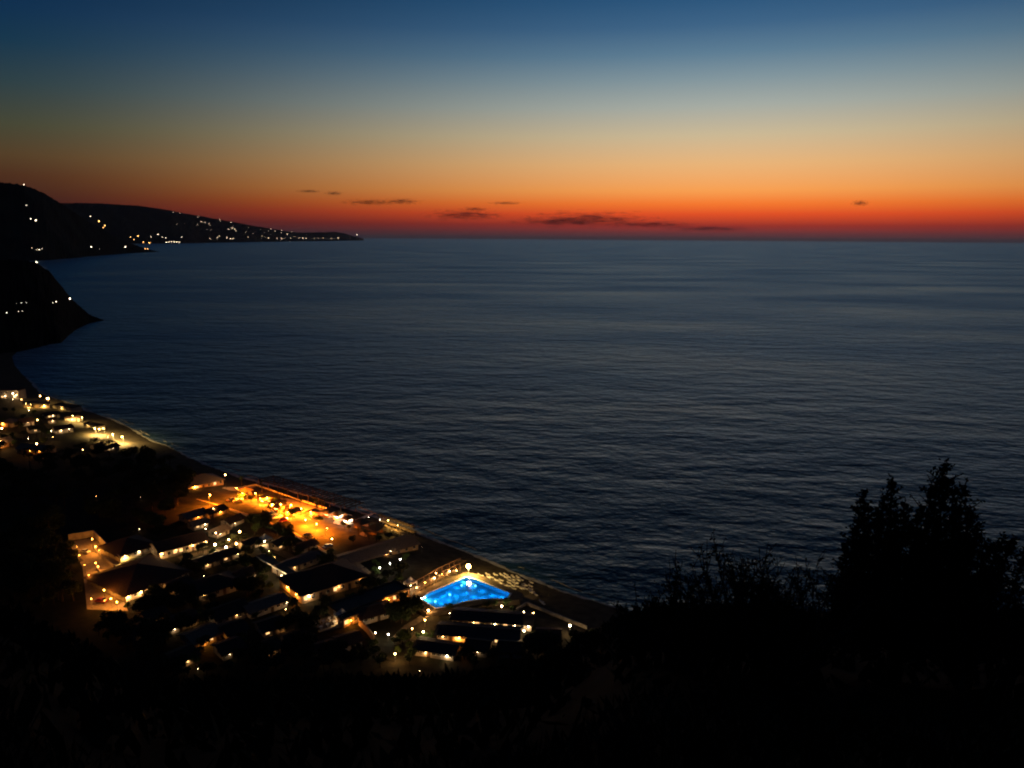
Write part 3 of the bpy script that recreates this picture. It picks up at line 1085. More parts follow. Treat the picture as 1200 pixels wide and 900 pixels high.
house('bungalow', 'lone bungalow with a dimly lit pale gable front', 'house', (307, 775), (329, 766), 6, 2.8, 'gable', 'plaster', 'tile', .45, 3, (), 1, (1,), ((.5, 'g_warm', .075),))
house('cabin_row', 'row of white cabins nearest the pool with lit end wall', 'building', (530, 733), (622, 740), 7, 2.8, 'gable', 'plaster', 'felt', .25, 14, (4, 9), 1, (1, 6, 11),
      ((.28, 'g_warm', 0.11), (.55, 'g_white', 0.18), (.80, 'g_white', 0.14), (.97, 'g_white', 0.22)))
house('cabin_row', 'second row of white cabins with an orange-lit porch', 'building', (512, 751), (606, 758), 7, 2.8, 'gable', 'plaster', 'felt', .25, 14, (3, 10), 1, (2, 7, 12),
      ((.08, 'g_warm', 0.10), (.28, 'g_sodium', .22), (.60, 'g_white', 0.14), (.86, 'g_white', 0.18)))
house('cabin_row', 'short row of white cabins farthest from the pool', 'building', (486, 768), (531, 775), 6, 2.7, 'gable', 'plaster', 'felt', .25, 7, (), 1, (2,), ((.3, 'g_warm', 0.14), (.85, 'g_white', 0.22)))
house('bath_house', 'dark bath house among trees inland of the pool walk', 'building', (425, 733), (463, 722), 7, 2.8, 'hip', 'plaster', 'tile', .35, 5, (), 1, (2,))
house('garden_lodge', 'unlit lodge between the courtyard hall and the grey store', 'building', (234, 706), (284, 690), 11, 3.2, 'hip', 'grey', 'tile', .38, 6, (), 2, (3,), ((.1, 'g_warm', .06),))
house('garden_lodge', 'unlit lodge with faintly lit corner behind the grey store', 'building', (255, 735), (292, 722), 8, 3.0, 'gable', 'grey', 'tile', .36, 5, (), 1, (2,), ((.6, 'g_warm', .06),))

small = [  # front corner pixels, depth, lamp (place, glow, radius) or None, what sets it apart
    ((262, 660), (280, 653), 6, (.9, 'g_white', .10), 'below the service road lamps'), ((284, 684), (300, 677), 6, None, 'beside the veranda end'), ((240, 668), (258, 661), 6, (.2, 'g_warm', .07), 'under the terrace wall'),
    ((206, 698), (226, 690), 7, (.8, 'g_white', .07), 'in the garden of the courtyard hall'), ((176, 735), (198, 727), 7, (.5, 'g_warm', .06), 'next to the greenery-lit bungalow'), ((160, 752), (184, 743), 7, None, 'at the inland edge of the gardens'),
    ((262, 775), (286, 766), 7, (.3, 'g_white', .06), 'between the two dimly lit bungalows'), ((268, 752), (290, 744), 7, None, 'beside the orange-lit bungalow roof'), ((310, 748), (334, 740), 7, (.9, 'g_warm', .07), 'below the grey-roofed store'),
    ((340, 764), (362, 757), 7, None, 'below the dining terrace'), ((372, 775), (394, 769), 6, (.2, 'g_white', .06), 'at the hill foot below the dining terrace'), ((402, 765), (424, 758), 6, None, 'below the orange garden wall'),
    ((545, 768), (570, 771), 6, (.6, 'g_white', .07), 'inland of the second cabin row'), ((585, 771), (612, 772), 6, None, 'at the far end of the cabin gardens'), ((630, 756), (655, 757), 6, (.3, 'g_white', .12), 'beside the L-shaped beach wall'),
    ((290, 646), (305, 640), 5, (.1, 'g_warm', .06), 'next to the white gazebo'), ((326, 646), (344, 638), 5, (.8, 'g_sodium', .06), 'behind the plaza kerb trees'), ((352, 650), (372, 643), 5, None, 'between the plaza kerb and the annex')]
for A, B, D, lm, where in small:
    house('bungalow', 'small dark-roofed bungalow ' + where, 'house', A, B, D, 2.7, 'gable', 'grey' if lm is None else 'plaster', 'tile', .34, 3, (0,) if lm and rng.random() < .4 else (), 1, (1,), (lm,) if lm else ())

# freestanding walls
wall_run('compound_wall', 'white courtyard wall turning a corner, lit from inside', [(81, 634), (110, 629), (141, 660)], 2.6, .3, 'plaster')
wall_run('kerb_wall', 'low white planter wall running down the lit courtyard', [(110, 644), (122, 655), (134, 665)], 0.8, .5, 'plaster')
wall_run('kerb_wall', 'low planter wall below the courtyard hall steps', [(114, 668), (123, 677)], 0.8, .5, 'plaster')
wall_run('terrace_wall', 'pale terrace wall in front of the long lodge', [(217, 661), (252, 650)], 0.9, .35, 'plaster')
wall_run('terrace_wall', 'narrow terrace wall beside the service road', [(252, 646), (278, 651)], 0.8, .3, 'plaster')
wall_run('garden_wall', 'orange-lit garden wall dropping from the kitchen block', [(421, 733), (430, 741), (438, 752)], 2.0, .3, 'ochre')
wall_run('beach_wall', 'long white L-shaped wall between the pool terrace and the beach', [(603, 716), (617, 709), (652, 723), (687, 737)], 1.0, .4, 'plaster')
wall_run('promenade_wall', 'low wall along the seaward edge of the plaza', [(262, 573), (300, 569), (352, 587), (412, 606)], 0.7, .35, 'plaster')
wall_run('parking_wall', 'low kerb wall along the inland edge of the plaza', [(262, 596), (300, 608), (345, 628), (388, 653)], 0.5, .35, 'plaster')

# open veranda with lamps beside the large hall
va, vb = at(301, 661), at(338, 683)
vd = Vector((vb.x - va.x, vb.y - va.y, 0))
vL = vd.length
ver = thing('veranda', 'open timber veranda with pale fascia board beside the large hall', 'veranda', (va.x, va.y, 4.0), math.atan2(vd.y, vd.x))
MB().box(-.2, -.1, 2.75, vL + .2, 3.4, 2.9).build('roof', 'wood', ver)
MB().box(-.25, -.16, 2.6, vL + .25, -.1, 3.05).build('fascia', 'white', ver)
pm = MB().box(-.08, -.08, 0, .08, .08, 2.75).mesh('post', 'wood')
for i in range(7):
    link('post', pm, ver, (vL * i / 6, .05, 0))
    link('post', pm, ver, (vL * i / 6, 3.25, 0))

# ------------------------------------------------------------------ striped pergola of beams along the beach
pg_a, pg_b = at(303, 573), at(408, 607)
pd = Vector((pg_b.x - pg_a.x, pg_b.y - pg_a.y, 0))
pL = pd.length
pg = thing('beach_pergola', 'long timber pergola of closely spaced beams above the beach', 'pergola', (pg_a.x, pg_a.y, 3.2), math.atan2(pd.y, pd.x))
nb = 27
bm_ = MB().box(-.42, 0, 2.7, .42, 9.0, 2.95).mesh('beam', 'darkwood')
po_ = MB().box(-.09, -.09, -1.0, .09, .09, 2.7).mesh('post', 'wood')
po2 = MB().box(-.09, -.09, -4.0, .09, .09, 2.7).mesh('post', 'wood')
for i in range(nb):
    x = pL * i / (nb - 1)
    link('beam', bm_, pg, (x, 0, 0))
    if i % 3 == 0:
        link('post', po_, pg, (x, .3, 0))
        link('post', po2, pg, (x, 8.7, 0))
MB().box(-.3, .2, 2.5, pL + .3, .4, 2.698).build('rail', 'darkwood', pg)
MB().box(-.3, 8.6, 2.5, pL + .3, 8.8, 2.698).build('rail', 'darkwood', pg)

# ------------------------------------------------------------------ kiosks with thatched roofs under the plaza lamps, and the white-lit beach bar
def kiosk(px, py, w, label, lamp, roofm='thatch', r_=0.2, counter='wood'):
    p = at(px, py)
    k = thing('kiosk', label, 'kiosk', (p.x, p.y, p.z), R(-40) + rng.uniform(-.1, .1), 'kiosks and bars along the plaza')
    FOOT.append((p - Vector((w / 2, w / 2, 0)), Vector((1, 0, 0)), Vector((0, 1, 0)), w, w))
    h = 2.5
    for sx in (-1, 1):
        for sy in (-1, 1):
            MB().tube([(sx * w * .42, sy * w * .42, -.3), (sx * w * .42, sy * w * .42, h)], [.09, .08], 6).build('post', 'wood', k)
    MB().box(-w * .4, -w * .44, 0, w * .4, -w * .36, 1.05).box(-w * .43, -w * .47, 1.05, w * .43, -w * .32, 1.12).build('counter', counter, k)
    MB().box(-w * .38, w * .34, 0, w * .38, w * .38, 1.9).build('back_shelf', counter, k)
    rf = MB()
    e = w * .62
    rf.add([(-e, -e, h), (e, -e, h), (e, e, h), (-e, e, h), (0, 0, h + w * .34)], [(0, 1, 4), (1, 2, 4), (2, 3, 4), (3, 0, 4)])
    rf.add([(-e, -e, h - .2), (e, -e, h - .2), (e, e, h - .2), (-e, e, h - .2), (-e, -e, h), (e, -e, h), (e, e, h), (-e, e, h)], [(0, 1, 5, 4), (1, 2, 6, 5), (2, 3, 7, 6), (3, 0, 4, 7)])
    rf.build('roof', roofm, k)
    lp = MB().tube([(0, 0, -.0), (0, 0, .5)], [.015, .015], 4).build('pendant', 'metal', k)
    lp.location = (0, -w * .30, h - .45)
    link('lamp_globe', lamp_globe(lamp, r_), lp)
    lamp_light(lp, (0, 0, -r_ - .1), lamp, r_)
    return k


kiosk(289, 580, 4.0, 'thatched kiosk glowing orange at the villa end of the plaza', 'g_sodium')
kiosk(311, 589, 4.6, 'thatched bar with the brightest yellow glow on the plaza', 'g_yel', r_=.2)
kiosk(327, 598, 4.2, 'thatched kiosk glowing yellow beside the brightest bar', 'g_yel', r_=.14)
kiosk(347, 604, 4.4, 'thatched kiosk glowing orange in the middle of the plaza', 'g_sodium', r_=.26)
kiosk(368, 606, 4.4, 'thatched kiosk under palms near the beach bar', 'g_sodium', r_=.22)
kiosk(386, 605, 4.6, 'beach bar with white lamps and timber counter', 'g_white', r_=.36)
kiosk(397, 608, 3.6, 'small white-lit bar next to the beach bar', 'g_cool', r_=.32, counter='white')
kiosk(408, 613, 3.6, 'white-lit bar beside the timber boardwalk', 'g_cool', r_=.34, counter='white')
for q, lab in (((424, 618), 'dark thatched shelter by the boardwalk'), ((441, 625), 'dark thatched shelter next to the sunshade rows')):
    kiosk(q[0], q[1], 5.2, lab, 'g_far', r_=.03)
# gazebo tents
def gazebo(px, py, w, label, m, r_):
    p = at(px, py)
    k = thing('gazebo', label, 'gazebo', (p.x, p.y, p.z), R(50))
    FOOT.append((p - Vector((w / 2, w / 2, 0)), Vector((1, 0, 0)), Vector((0, 1, 0)), w, w))
    for sx in (-1, 1):
        for sy in (-1, 1):
            MB().tube([(sx * w * .46, sy * w * .46, -.3), (sx * w * .46, sy * w * .46, 2.3)], [.05, .05], 6).build('post', 'white', k)
    c = MB()
    e = w * .5
    ring = [(-e, -e), (0, -e * .97), (e, -e), (e * .97, 0), (e, e), (0, e * .97), (-e, e), (-e * .97, 0)]
    vs = [(x, y, 2.3) for x, y in ring] + [(x * .45, y * .45, 3.0) for x, y in ring] + [(x, y, 2.0) for x, y in ring] + [(0, 0, 4.1)]
    fs = []
    for i in range(8):
        j = (i + 1) % 8
        fs += [(i, j, j + 8, i + 8), (i + 8, j + 8, 24), (i, i + 16, j + 16, j)]
    c.add(vs, fs).build('canopy', 'canvas', k)
    lp = MB().tube([(0, 0, 0), (0, 0, .7)], [.012, .012], 4).build('pendant', 'metal', k)
    lp.location = (-w * .3, -w * .3, 1.75)
    link('lamp_globe', lamp_globe(m, r_), lp)
    lamp_light(lp, (0, 0, -r_ - .1), m, r_)


gazebo(311, 637, 4.0, 'white pointed gazebo with a bright lamp inside by the service road', 'g_white', .4)
gazebo(401, 727, 3.6, 'white pointed gazebo lit on the dining terrace', 'g_white', .28)
gazebo(481, 689, 3.4, 'white pointed gazebo at the start of the poolside pergola', 'g_white', .3)

# boardwalk from the bar to the sea
bw = [at(411, 613), at(437, 602)]
d = bw[1] - bw[0]
bwL = math.hypot(d.x, d.y)
bwr = thing('boardwalk', 'pale timber boardwalk running from the white-lit bar to the water', 'boardwalk', (bw[0].x, bw[0].y, bw[0].z), math.atan2(d.y, d.x))
bwr.rotation_euler[1] = math.atan2(-(d.z), bwL)
plm = MB().box(0, -.8, .10, .26, .8, .16).mesh('plank', 'white')
for i in range(int(bwL / .3)):
    link('plank', plm, bwr, (i * .3, 0, 0))
MB().box(0, -.6, -.3, bwL, -.5, .098).build('bearer', 'wood', bwr)
MB().box(0, .5, -.3, bwL, .6, .098).build('bearer', 'wood', bwr)

# ------------------------------------------------------------------ curved poolside pergola with rail and posts
arc = [at(*q) for q in ((480, 703), (492, 694), (505, 687), (520, 680), (534, 675), (547, 671))]
pp = thing('poolside_pergola', 'curved timber pergola with posts between the restaurant terrace and the pool', 'pergola', arc[0])
ac = [p - arc[0] for p in arc]
MB().tube([(p.x, p.y, 2.7) for p in ac], [.13] * len(ac), 6).build('rail', 'wood', pp)
MB().tube([(p.x, p.y, 1.0) for p in ac], [.06] * len(ac), 6).build('handrail', 'wood', pp)
back = []
for i, p in enumerate(ac):
    dd = ac[min(i + 1, len(ac) - 1)] - ac[max(i - 1, 0)]
    back.append(p + Vector((-dd.y, dd.x, 0)).normalized() * 3.0)
MB().tube([(p.x, p.y, 2.7) for p in back], [.13] * len(back), 6).build('rail', 'wood', pp)
for i in range(len(ac) - 1):
    for k in range(5):
        t_ = k / 5
        a, c = ac[i].lerp(ac[i + 1], t_), back[i].lerp(back[i + 1], t_)
        MB().tube([(a.x, a.y, 2.88), (c.x, c.y, 2.88)], [.06, .06], 4).build('rafter', 'wood', pp)
        if k in (0, 2):
            MB().tube([(a.x, a.y, -.3), (a.x, a.y, 2.7)], [.09, .09], 6).build('post', 'wood', pp)
            MB().tube([(c.x, c.y, -.3), (c.x, c.y, 2.7)], [.09, .09], 6).build('post', 'wood', pp)

# ------------------------------------------------------------------ tables on the dining terraces
tbm = MB().tube([(0, 0, .72), (0, 0, .77)], [.55, .55], 12).tube([(0, 0, 0), (0, 0, .72)], [.05, .04], 6).tube([(0, 0, 0), (0, 0, .04)], [.28, .26], 10).mesh('table', 'white')
chm = MB().box(-.2, -.2, .42, .2, .2, .46).box(-.2, .17, .46, .2, .2, .9)
for sx in (-.18, .18):
    for sy in (-.18, .18):
        chm.box(sx - .02, sy - .02, 0, sx + .02, sy + .02, .42)
chm = chm.mesh('chair', 'wood')


def dining(pixels, lab_t, lab_c, grp):
    for px, py in pixels:
        p = at(px, py)
        p.z = gz(p.x, p.y) + .05
        tag(link('dining_table', tbm, None, p), lab_t, 'table', grp + ' tables')
        for k in range(3):
            a = k * 2.1 + rng.random()
            tag(link('dining_chair', chm, None, p + Vector((math.cos(a) * .9, math.sin(a) * .9, 0)), a - math.pi / 2), lab_c, 'chair', grp + ' chairs')


sheet('dining_terrace', [(364, 730), (398, 718), (404, 734), (374, 741)], 'paving', .04)
dining([(372, 733), (379, 730), (386, 727), (393, 725), (376, 737), (384, 734), (392, 731)], 'small round white table on the orange dining terrace', 'timber chair at a table on the orange dining terrace', 'dining terrace')
dining([(490, 690), (498, 685), (506, 681), (515, 677), (524, 674), (532, 671)], 'small round white table along the poolside restaurant path', 'timber chair at a table along the poolside restaurant path', 'poolside restaurant')

# ------------------------------------------------------------------ loungers and sunshades
lg = MB()
lg.box(-.33, 0, .26, .33, 1.25, .34)
lg.add([(-.33, 1.25, .26), (.33, 1.25, .26), (.33, 1.85, .62), (-.33, 1.85, .62), (-.33, 1.25, .34), (.33, 1.25, .34), (.33, 1.82, .70), (-.33, 1.82, .70)],
       [(0, 3, 2, 1), (4, 5, 6, 7), (0, 1, 5, 4), (1, 2, 6, 5), (2, 3, 7, 6), (3, 0, 4, 7)])
for sx in (-.3, .26):
    for sy in (.08, 1.15):
        lg.box(sx, sy, 0, sx + .05, sy + .05, .26)
ME_LOUNGER = lg.mesh('sun_lounger', 'canvas')
um = MB().tube([(0, 0, 2.0), (0, 0, 2.35)], [1.25, .04], 8, cap=False).tube([(0, 0, 1.86), (0, 0, 2.0)], [1.27, 1.25], 8, cap=False)
ME_CANOPY = um.mesh('canopy', 'thatch')
ME_UPOLE = MB().tube([(0, 0, -.3), (0, 0, 2.4)], [.035, .03], 6).mesh('pole', 'white')


def lounger(p, rz, label, grp):
    p = p.copy()
    p.z = gz(p.x, p.y) + .04
    return tag(link('sun_lounger', ME_LOUNGER, None, p, rz), label, 'sun lounger', grp)


def sunshade(p, label, grp):
    u_ = thing('sunshade', label, 'sunshade', (p.x, p.y, gz(p.x, p.y)), rng.random() * 6, grp)
    link('pole', ME_UPOLE, u_)
    link('canopy', ME_CANOPY, u_)


for i in range(16):                             # beside the pool
    for j in range(6):
        px = 549 + i * 5.0 + rng.uniform(-1, 1)
        py = 675.0 + j * 3.3 + rng.uniform(-.5, .5)
        if rng.random() < .18 or py > 684 + (px - 557) * .41 - 3.5 or py > 697 or py < 671 + max(0, (px - 585)) * .28:
            continue
        lounger(at(px, py), R(rng.uniform(35, 62)), 'white sun lounger on the gravel terrace between the pool and the beach', 'loungers beside the pool')
for i in range(9):                              # scattered farther down the beach
    px, py = 606 + i * 4.2 + rng.uniform(-2, 2), 684 + i * 2.6 + rng.uniform(-5, 5)
    lounger(at(px, py), R(rng.uniform(20, 80)), 'pale sun lounger lying on the dark beach seaward of the white wall', 'loungers on the dark beach')
for i in range(10):                             # lit sand by the bar
    for j in range(5):
        px = 446 + i * 4.1 + j * 1.2
        py = 608.5 + i * 1.5 + j * 3.4
        if j % 2 == 0:
            sunshade(at(px + rng.uniform(-.5, .5), py), 'pale sunshade on the yellow-lit sand beside the bar', 'sunshades on the lit sand')
        else:
            lounger(at(px, py), R(50 + rng.uniform(-8, 8)), 'sun lounger on the yellow-lit sand beside the bar', 'loungers on the lit sand')

# ------------------------------------------------------------------ cars
def car_meshes(body):
    b_ = MB()
    prof = [(-2.1, .35), (-2.12, .75), (-1.9, .92), (-1.35, .98), (-.85, 1.40), (.55, 1.44), (1.25, .98), (1.95, .86), (2.12, .66), (2.1, .35)]
    n = len(prof)
    w = [.80, .84, .84, .82, .66, .66, .82, .82, .78, .78]
    vs = [(x, -w[i], z) for i, (x, z) in enumerate(prof)] + [(x, w[i], z) for i, (x, z) in enumerate(prof)]
    fs = [tuple(range(n)), tuple(reversed(range(n, 2 * n)))] + [(i, i + n, (i + 1) % n + n, (i + 1) % n) for i in range(n)]
    b_.add(vs, fs)
    return b_.mesh('body', body)


ME_WHEEL = MB().tube([(0, -.1, 0), (0, .1, 0)], [.31, .31], 12).mesh('wheel', 'tyre')
ME_RIM = MB().tube([(0, -.105, 0), (0, .105, 0)], [.18, .18], 8).mesh('rim', 'chrome')
gw = MB()
for sy in (-1, 1):
    gw.add([(-.80, sy * .69, 1.34), (.5, sy * .69, 1.38), (1.1, sy * .82, 1.0), (-1.25, sy * .83, 1.0)], [(0, 1, 2, 3)])
gw.add([(.60, -.6, 1.42), (.60, .6, 1.42), (1.22, .74, 1.015), (1.22, -.74, 1.015)], [(0, 1, 2, 3)])
gw.add([(-.90, -.6, 1.385), (-.90, .6, 1.385), (-1.34, .74, 1.015), (-1.34, -.74, 1.015)], [(0, 1, 2, 3)])
ME_CGLASS = gw.mesh('glazing', 'carglass')
ME_HEAD = MB().ball((0, 0, 0), .12, 6, 4).mesh('headlight', 'white')
ME_TAIL = MB().box(-.03, -.16, -.08, .03, .16, .08).mesh('tail_lamp', 'red')
ME_TAILON = MB().box(-.03, -.16, -.08, .03, .16, .08).mesh('tail_lamp', 'g_tail')
CARB = {k: car_meshes(k) for k in ('car_silver', 'car_white', 'car_dark', 'car_red', 'car_blue')}


def car(px, py, rz, color, label, lit=False):
    p = at(px, py)
    c = thing('parked_car', label, 'car', (p.x, p.y, gz(p.x, p.y) + .045), rz, 'parked cars')
    link('body', CARB[color], c)
    link('glazing', ME_CGLASS, c, (0, 0, .004))
    for sx in (-1.3, 1.3):
        for sy in (-.74, .74):
            w = link('wheel', ME_WHEEL, c, (sx, sy, .31))
            link('rim', ME_RIM, w)
    for sy in (-.6, .6):
        link('headlight', ME_HEAD, c, (2.04, sy, .68))
        link('tail_lamp', ME_TAILON if lit else ME_TAIL, c, (-2.12, sy, .68))


AX = math.atan2(E_S.y, E_S.x)
car(361, 629, AX + .2, 'car_dark', 'dark car parked alone on the open orange plaza')
car(272, 587, AX + 1.5, 'car_dark', 'dark car at the villa end of the plaza')
car(279, 588, AX + 1.5, 'car_silver', 'silver car beside the dark car at the villa end of the plaza')
car(318, 604, AX + 1.4, 'car_blue', 'blue car under the trees along the plaza kerb')
car(325, 607, AX + 1.4, 'car_white', 'white car under the trees along the plaza kerb')
car(333, 611, AX + 1.4, 'car_red', 'red car under the trees along the plaza kerb')
car(384, 642, AX + 1.6, 'car_silver', 'silver car near the inland end of the plaza')
car(119, 706, AX + .5, 'car_red', 'red car with glowing tail lamps in the courtyard', True)
car(125, 690, AX + .4, 'car_dark', 'dark car halfway down the courtyard')
car(100, 648, AX + .3, 'car_white', 'white car near the courtyard wall corner')

# ================================================================== lamps: (px, py of the light, height, glow, globe radius)
def lamps(rows, label, group, **kw):
    for px, py, h, m, r_ in rows:
        if m == 'g_white' and rng.random() < .35:
            m = 'g_warm'
        lamp_post(px, py, h, m, r_ * rng.uniform(.62, 1.12), label, group, **kw)


lamps([(277, 572, 5, 'g_plaza', .26), (284, 578, 3.0, 'g_plaza', .30), (299, 578, 3.2, 'g_plaza', .30), (305, 584, 3.0, 'g_plaza', .20), (313, 583, 3.2, 'g_plaza', .24), (319, 591, 2.8, 'g_plaza', .34),
       (329, 591, 3.2, 'g_plaza', .36), (337, 600, 2.8, 'g_plaza', .34), (341, 592, 3.2, 'g_plaza', .34), (353, 596, 3.2, 'g_plaza', .36), (358, 609, 2.8, 'g_plaza', .30), (364, 600, 3.2, 'g_plaza', .26),
       (371, 614, 2.8, 'g_plaza', .28), (383, 619, 3.0, 'g_plaza', .18), (246, 580, 5, 'g_plaza', .30)],
      'sodium lamp on a steel post among the plaza kiosks', 'plaza lamps', arm=.6)
lamps([(264, 557, 6.5, 'g_white', .34), (389, 632, 3, 'g_warm', .24), (366, 634, 1.2, 'g_warm', .15)], 'lamp standing alone at the edge of the orange plaza', 'plaza edge lamps')
lamps([(86, 636, 3.2, 'g_sodium', 0.17), (90, 641, 3.2, 'g_sodium', 0.12), (93, 651, 3.2, 'g_sodium', 0.14), (99, 662, 3.2, 'g_sodium', 0.12), (104, 674, 3.2, 'g_sodium', 0.12), (107, 702, 3.2, 'g_sodium', 0.22), (122, 692, 3.2, 'g_sodium', 0.21),
       (130, 702, 3.2, 'g_sodium', 0.22), (137, 706, 3.0, 'g_sodium', 0.21)], 'globe lamp on a post along the lit courtyard drive', 'courtyard drive lamps')
lamps([(108, 632, 3.0, 'g_sodium', 0.22), (112, 641, 2.6, 'g_sodium', 0.22), (116, 645, 2.2, 'g_sodium', 0.11)], 'globe lamp at the corner of the white courtyard wall', 'courtyard wall lamps')
lamps([(112, 660, 2.8, 'g_sodium', 0.24), (115, 664, 2.8, 'g_sodium', 0.25)], 'twin globe lamp in the middle of the courtyard', 'twin courtyard lamps')
lamps([(281, 624, 3.4, 'g_white', .40), (268, 633, 3.2, 'g_white', .38), (265, 642, 3.0, 'g_white', .40), (277, 638, 3.0, 'g_warm', .40), (252, 639, 3.2, 'g_white', .42), (241, 620, 2.6, 'g_white', .26), (253, 625, 2.6, 'g_white', .2)],
      'white globe lamp on the lane between the garden cottages', 'cottage lane lamps')
lamps([(250, 596, 3, 'g_white', .26), (228, 634, 2.2, 'g_warm', .1), (291, 655, 2.0, 'g_warm', .12), (315, 646, 2.2, 'g_warm', .12), (286, 669, 1.8, 'g_white', .13), (289, 679, 1.6, 'g_white', .10), (322, 653, 1.6, 'g_warm', .1)],
      'small garden lamp between dark trees inland of the plaza', 'small garden lamps')
lamps([(312, 667, 2.4, 'g_white', .36), (330, 676, 2.4, 'g_white', .36)], 'globe lamp under the veranda beside the large hall', 'veranda lamps')
lamps([(445, 666, 3.2, 'g_cool', .36), (457, 661, 3.2, 'g_cool', .36), (469, 656, 3.2, 'g_cool', .34)], 'cool white globe lamp in a row of three on the dark lawn', 'three lawn lamps')
lamps([(511, 672, 2.8, 'g_warm', .3), (509, 678, 2.6, 'g_warm', .28), (527, 670, 2.8, 'g_warm', .34), (535, 669, 2.6, 'g_warm', .22), (488, 689, 2.4, 'g_warm', .32), (498, 683, 2.4, 'g_sodium', .2), (518, 673, 2.4, 'g_sodium', .2),
       (494, 702, 1.2, 'g_white', .26), (474, 697, 2.0, 'g_sodium', .14), (456, 703, 2.0, 'g_sodium', .12)],
      'warm globe lamp along the restaurant path above the pool', 'restaurant path lamps')
lamps([(549, 666, 5.0, 'g_yel', .95)], 'tall bright yellow floodlight on a post at the seaward end of the poolside pergola', None)
lamps([(498, 701, .9, 'g_cool', .26), (502, 716, 1.8, 'g_white', .34), (588, 711, 1.8, 'g_white', .34), (527, 719, 1.2, 'g_white', .12)], 'low white lamp on the pool deck edge', 'pool deck lamps')
lamps([(614, 718, 2.6, 'g_white', .24), (625, 719, 2.8, 'g_white', .36), (668, 734, 2.8, 'g_white', .36), (614, 740, 2.4, 'g_white', .32), (595, 759, 2.0, 'g_white', .16)], 'white globe lamp near the cabins and the L-shaped beach wall', 'cabin lamps')
lamps([(483, 737, 2.0, 'g_warm', .30), (496, 741, 2.6, 'g_white', .40), (498, 727, 2.0, 'g_white', .22), (469, 743, 1.8, 'g_white', .2)], 'globe lamp beside the gravel walk inland of the pool', 'pool walk lamps')
lamps([(440, 742, 2.2, 'g_white', .26), (455, 744, 2.2, 'g_cool', .26), (463, 767, 2.2, 'g_white', .36)], 'white lamp among lit green shrubs at the foot of the hill', 'hill foot lamps')
lamps([(197, 674, 1.4, 'g_white', .10), (212, 679, 1.4, 'g_white', .10), (239, 675, 1.4, 'g_white', .10), (225, 696, 1.4, 'g_white', .12), (203, 668, 1.4, 'g_white', .09), (335, 714, 1.4, 'g_white', .16), (232, 784, 1.2, 'g_white', .07),
       (243, 722, 1.4, 'g_white', .1), (186, 741, 1.4, 'g_white', .08), (400, 774, 1.4, 'g_white', .06), (375, 770, 1.4, 'g_white', .07), (492, 786, 1.6, 'g_white', .08), (432, 765, 1.4, 'g_white', .08), (660, 763, 1.6, 'g_white', .10),
       (640, 760, 1.6, 'g_white', .08), (112, 582, 1.4, 'g_white', .05), (165, 583, 1.4, 'g_white', .05), (163, 620, 1.6, 'g_white', .1)],
      'faint low bollard lamp in a dark garden', 'faint bollard lamps', name='bollard_lamp')
lamps([(458, 646, 1.8, 'g_white', .10), (463, 634, 2.2, 'g_cool', .14), (494, 641, 2.0, 'g_white', .06), (432, 606, 2.4, 'g_cool', .16), (445, 609, 2.6, 'g_cool', .16), (455, 610, 4.2, 'g_yel', .26), (466, 616, 4.2, 'g_yel', .2)],
      'lamp on a post over the yellow-lit sand', 'beach lamps')

# ================================================================== fishing village along the beach beyond the dark grove
town = [
    ((62, 478), (84, 483), 7, 3.2, 'plaster', 'flat', 'white beach house catching yellow light at the end of the village', ((.5, 'g_yel', .12),)),
    ((28, 478), (58, 478), 8, 4.0, 'ochre', 'gable', 'ochre house with a yellow-lit front by the brightest village lamp', ((.2, 'g_yel', .15), (.8, 'g_yel', .18))),
    ((0, 466), (22, 468), 8, 6.2, 'plaster', 'flat', 'two-storey village house with lamps along its front', ((.3, 'g_white', .2), (.8, 'g_white', .2))),
    ((54, 490), (70, 489), 6, 3.0, 'plaster', 'gable', 'small white village house beside the lit sand', ((.5, 'g_white', .16),)),
    ((58, 497), (66, 496), 5, 3.0, 'plaster', 'gable', 'tiny white village house behind the lit beach', ((.5, 'g_white', .1),)),
    ((66, 509), (86, 506), 7, 3.2, 'plaster', 'gable', 'long white village house with a lit wall', ((.3, 'g_white', .15), (.75, 'g_white', .15))),
    ((26, 500), (40, 498), 7, 3.2, 'grey', 'gable', 'grey village house with a faint front', ((.5, 'g_white', .07),)),
    ((0, 500), (14, 501), 8, 3.4, 'ochre', 'hip', 'ochre village house glowing orange', ((.3, 'g_sodium', .2),)),
    ((0, 526), (16, 522), 8, 3.4, 'ochre', 'gable', 'ochre village house with an orange yard', ((.2, 'g_sodium', .16),)),
    ((20, 531), (52, 534), 8, 3.2, 'ochre', 'gable', 'long village house with a rust-coloured roof lit by a street lamp', ((.5, 'g_sodium', .12), (.85, 'g_sodium', .08))),
    ((36, 508), (48, 506), 6, 3.0, 'plaster', 'gable', 'white village cottage between dark trees', ((.5, 'g_white', .07),)),
    ((76, 493), (94, 494), 4, 2.6, 'plaster', 'flat', 'low beach bar with a pale wall on the lit sand', ((.5, 'g_white', .1),)),
    ((98, 499), (116, 504), 4, 2.6, 'plaster', 'flat', 'low beach bar lit yellow beside the water', ((.3, 'g_yel', .1),)),
    ((113, 527), (123, 525), 5, 2.6, 'plaster', 'gable', 'pale hut behind the village beach', ((.5, 'g_white', .07),)),
    ((124, 529), (140, 526), 5, 2.6, 'grey', 'gable', 'grey hut beside the pale hut', ((.5, 'g_white', .05),)),
]
for A, B, D, h, w, rf, lab, lm in town:
    house('village_house', lab, 'house', A, B, D, h, rf, w, 'tile' if w != 'ochre' else 'paletile', .4, None, (0,) if rng.random() < .5 else (), 1, (1,), lm, group='houses of the village by the beach')
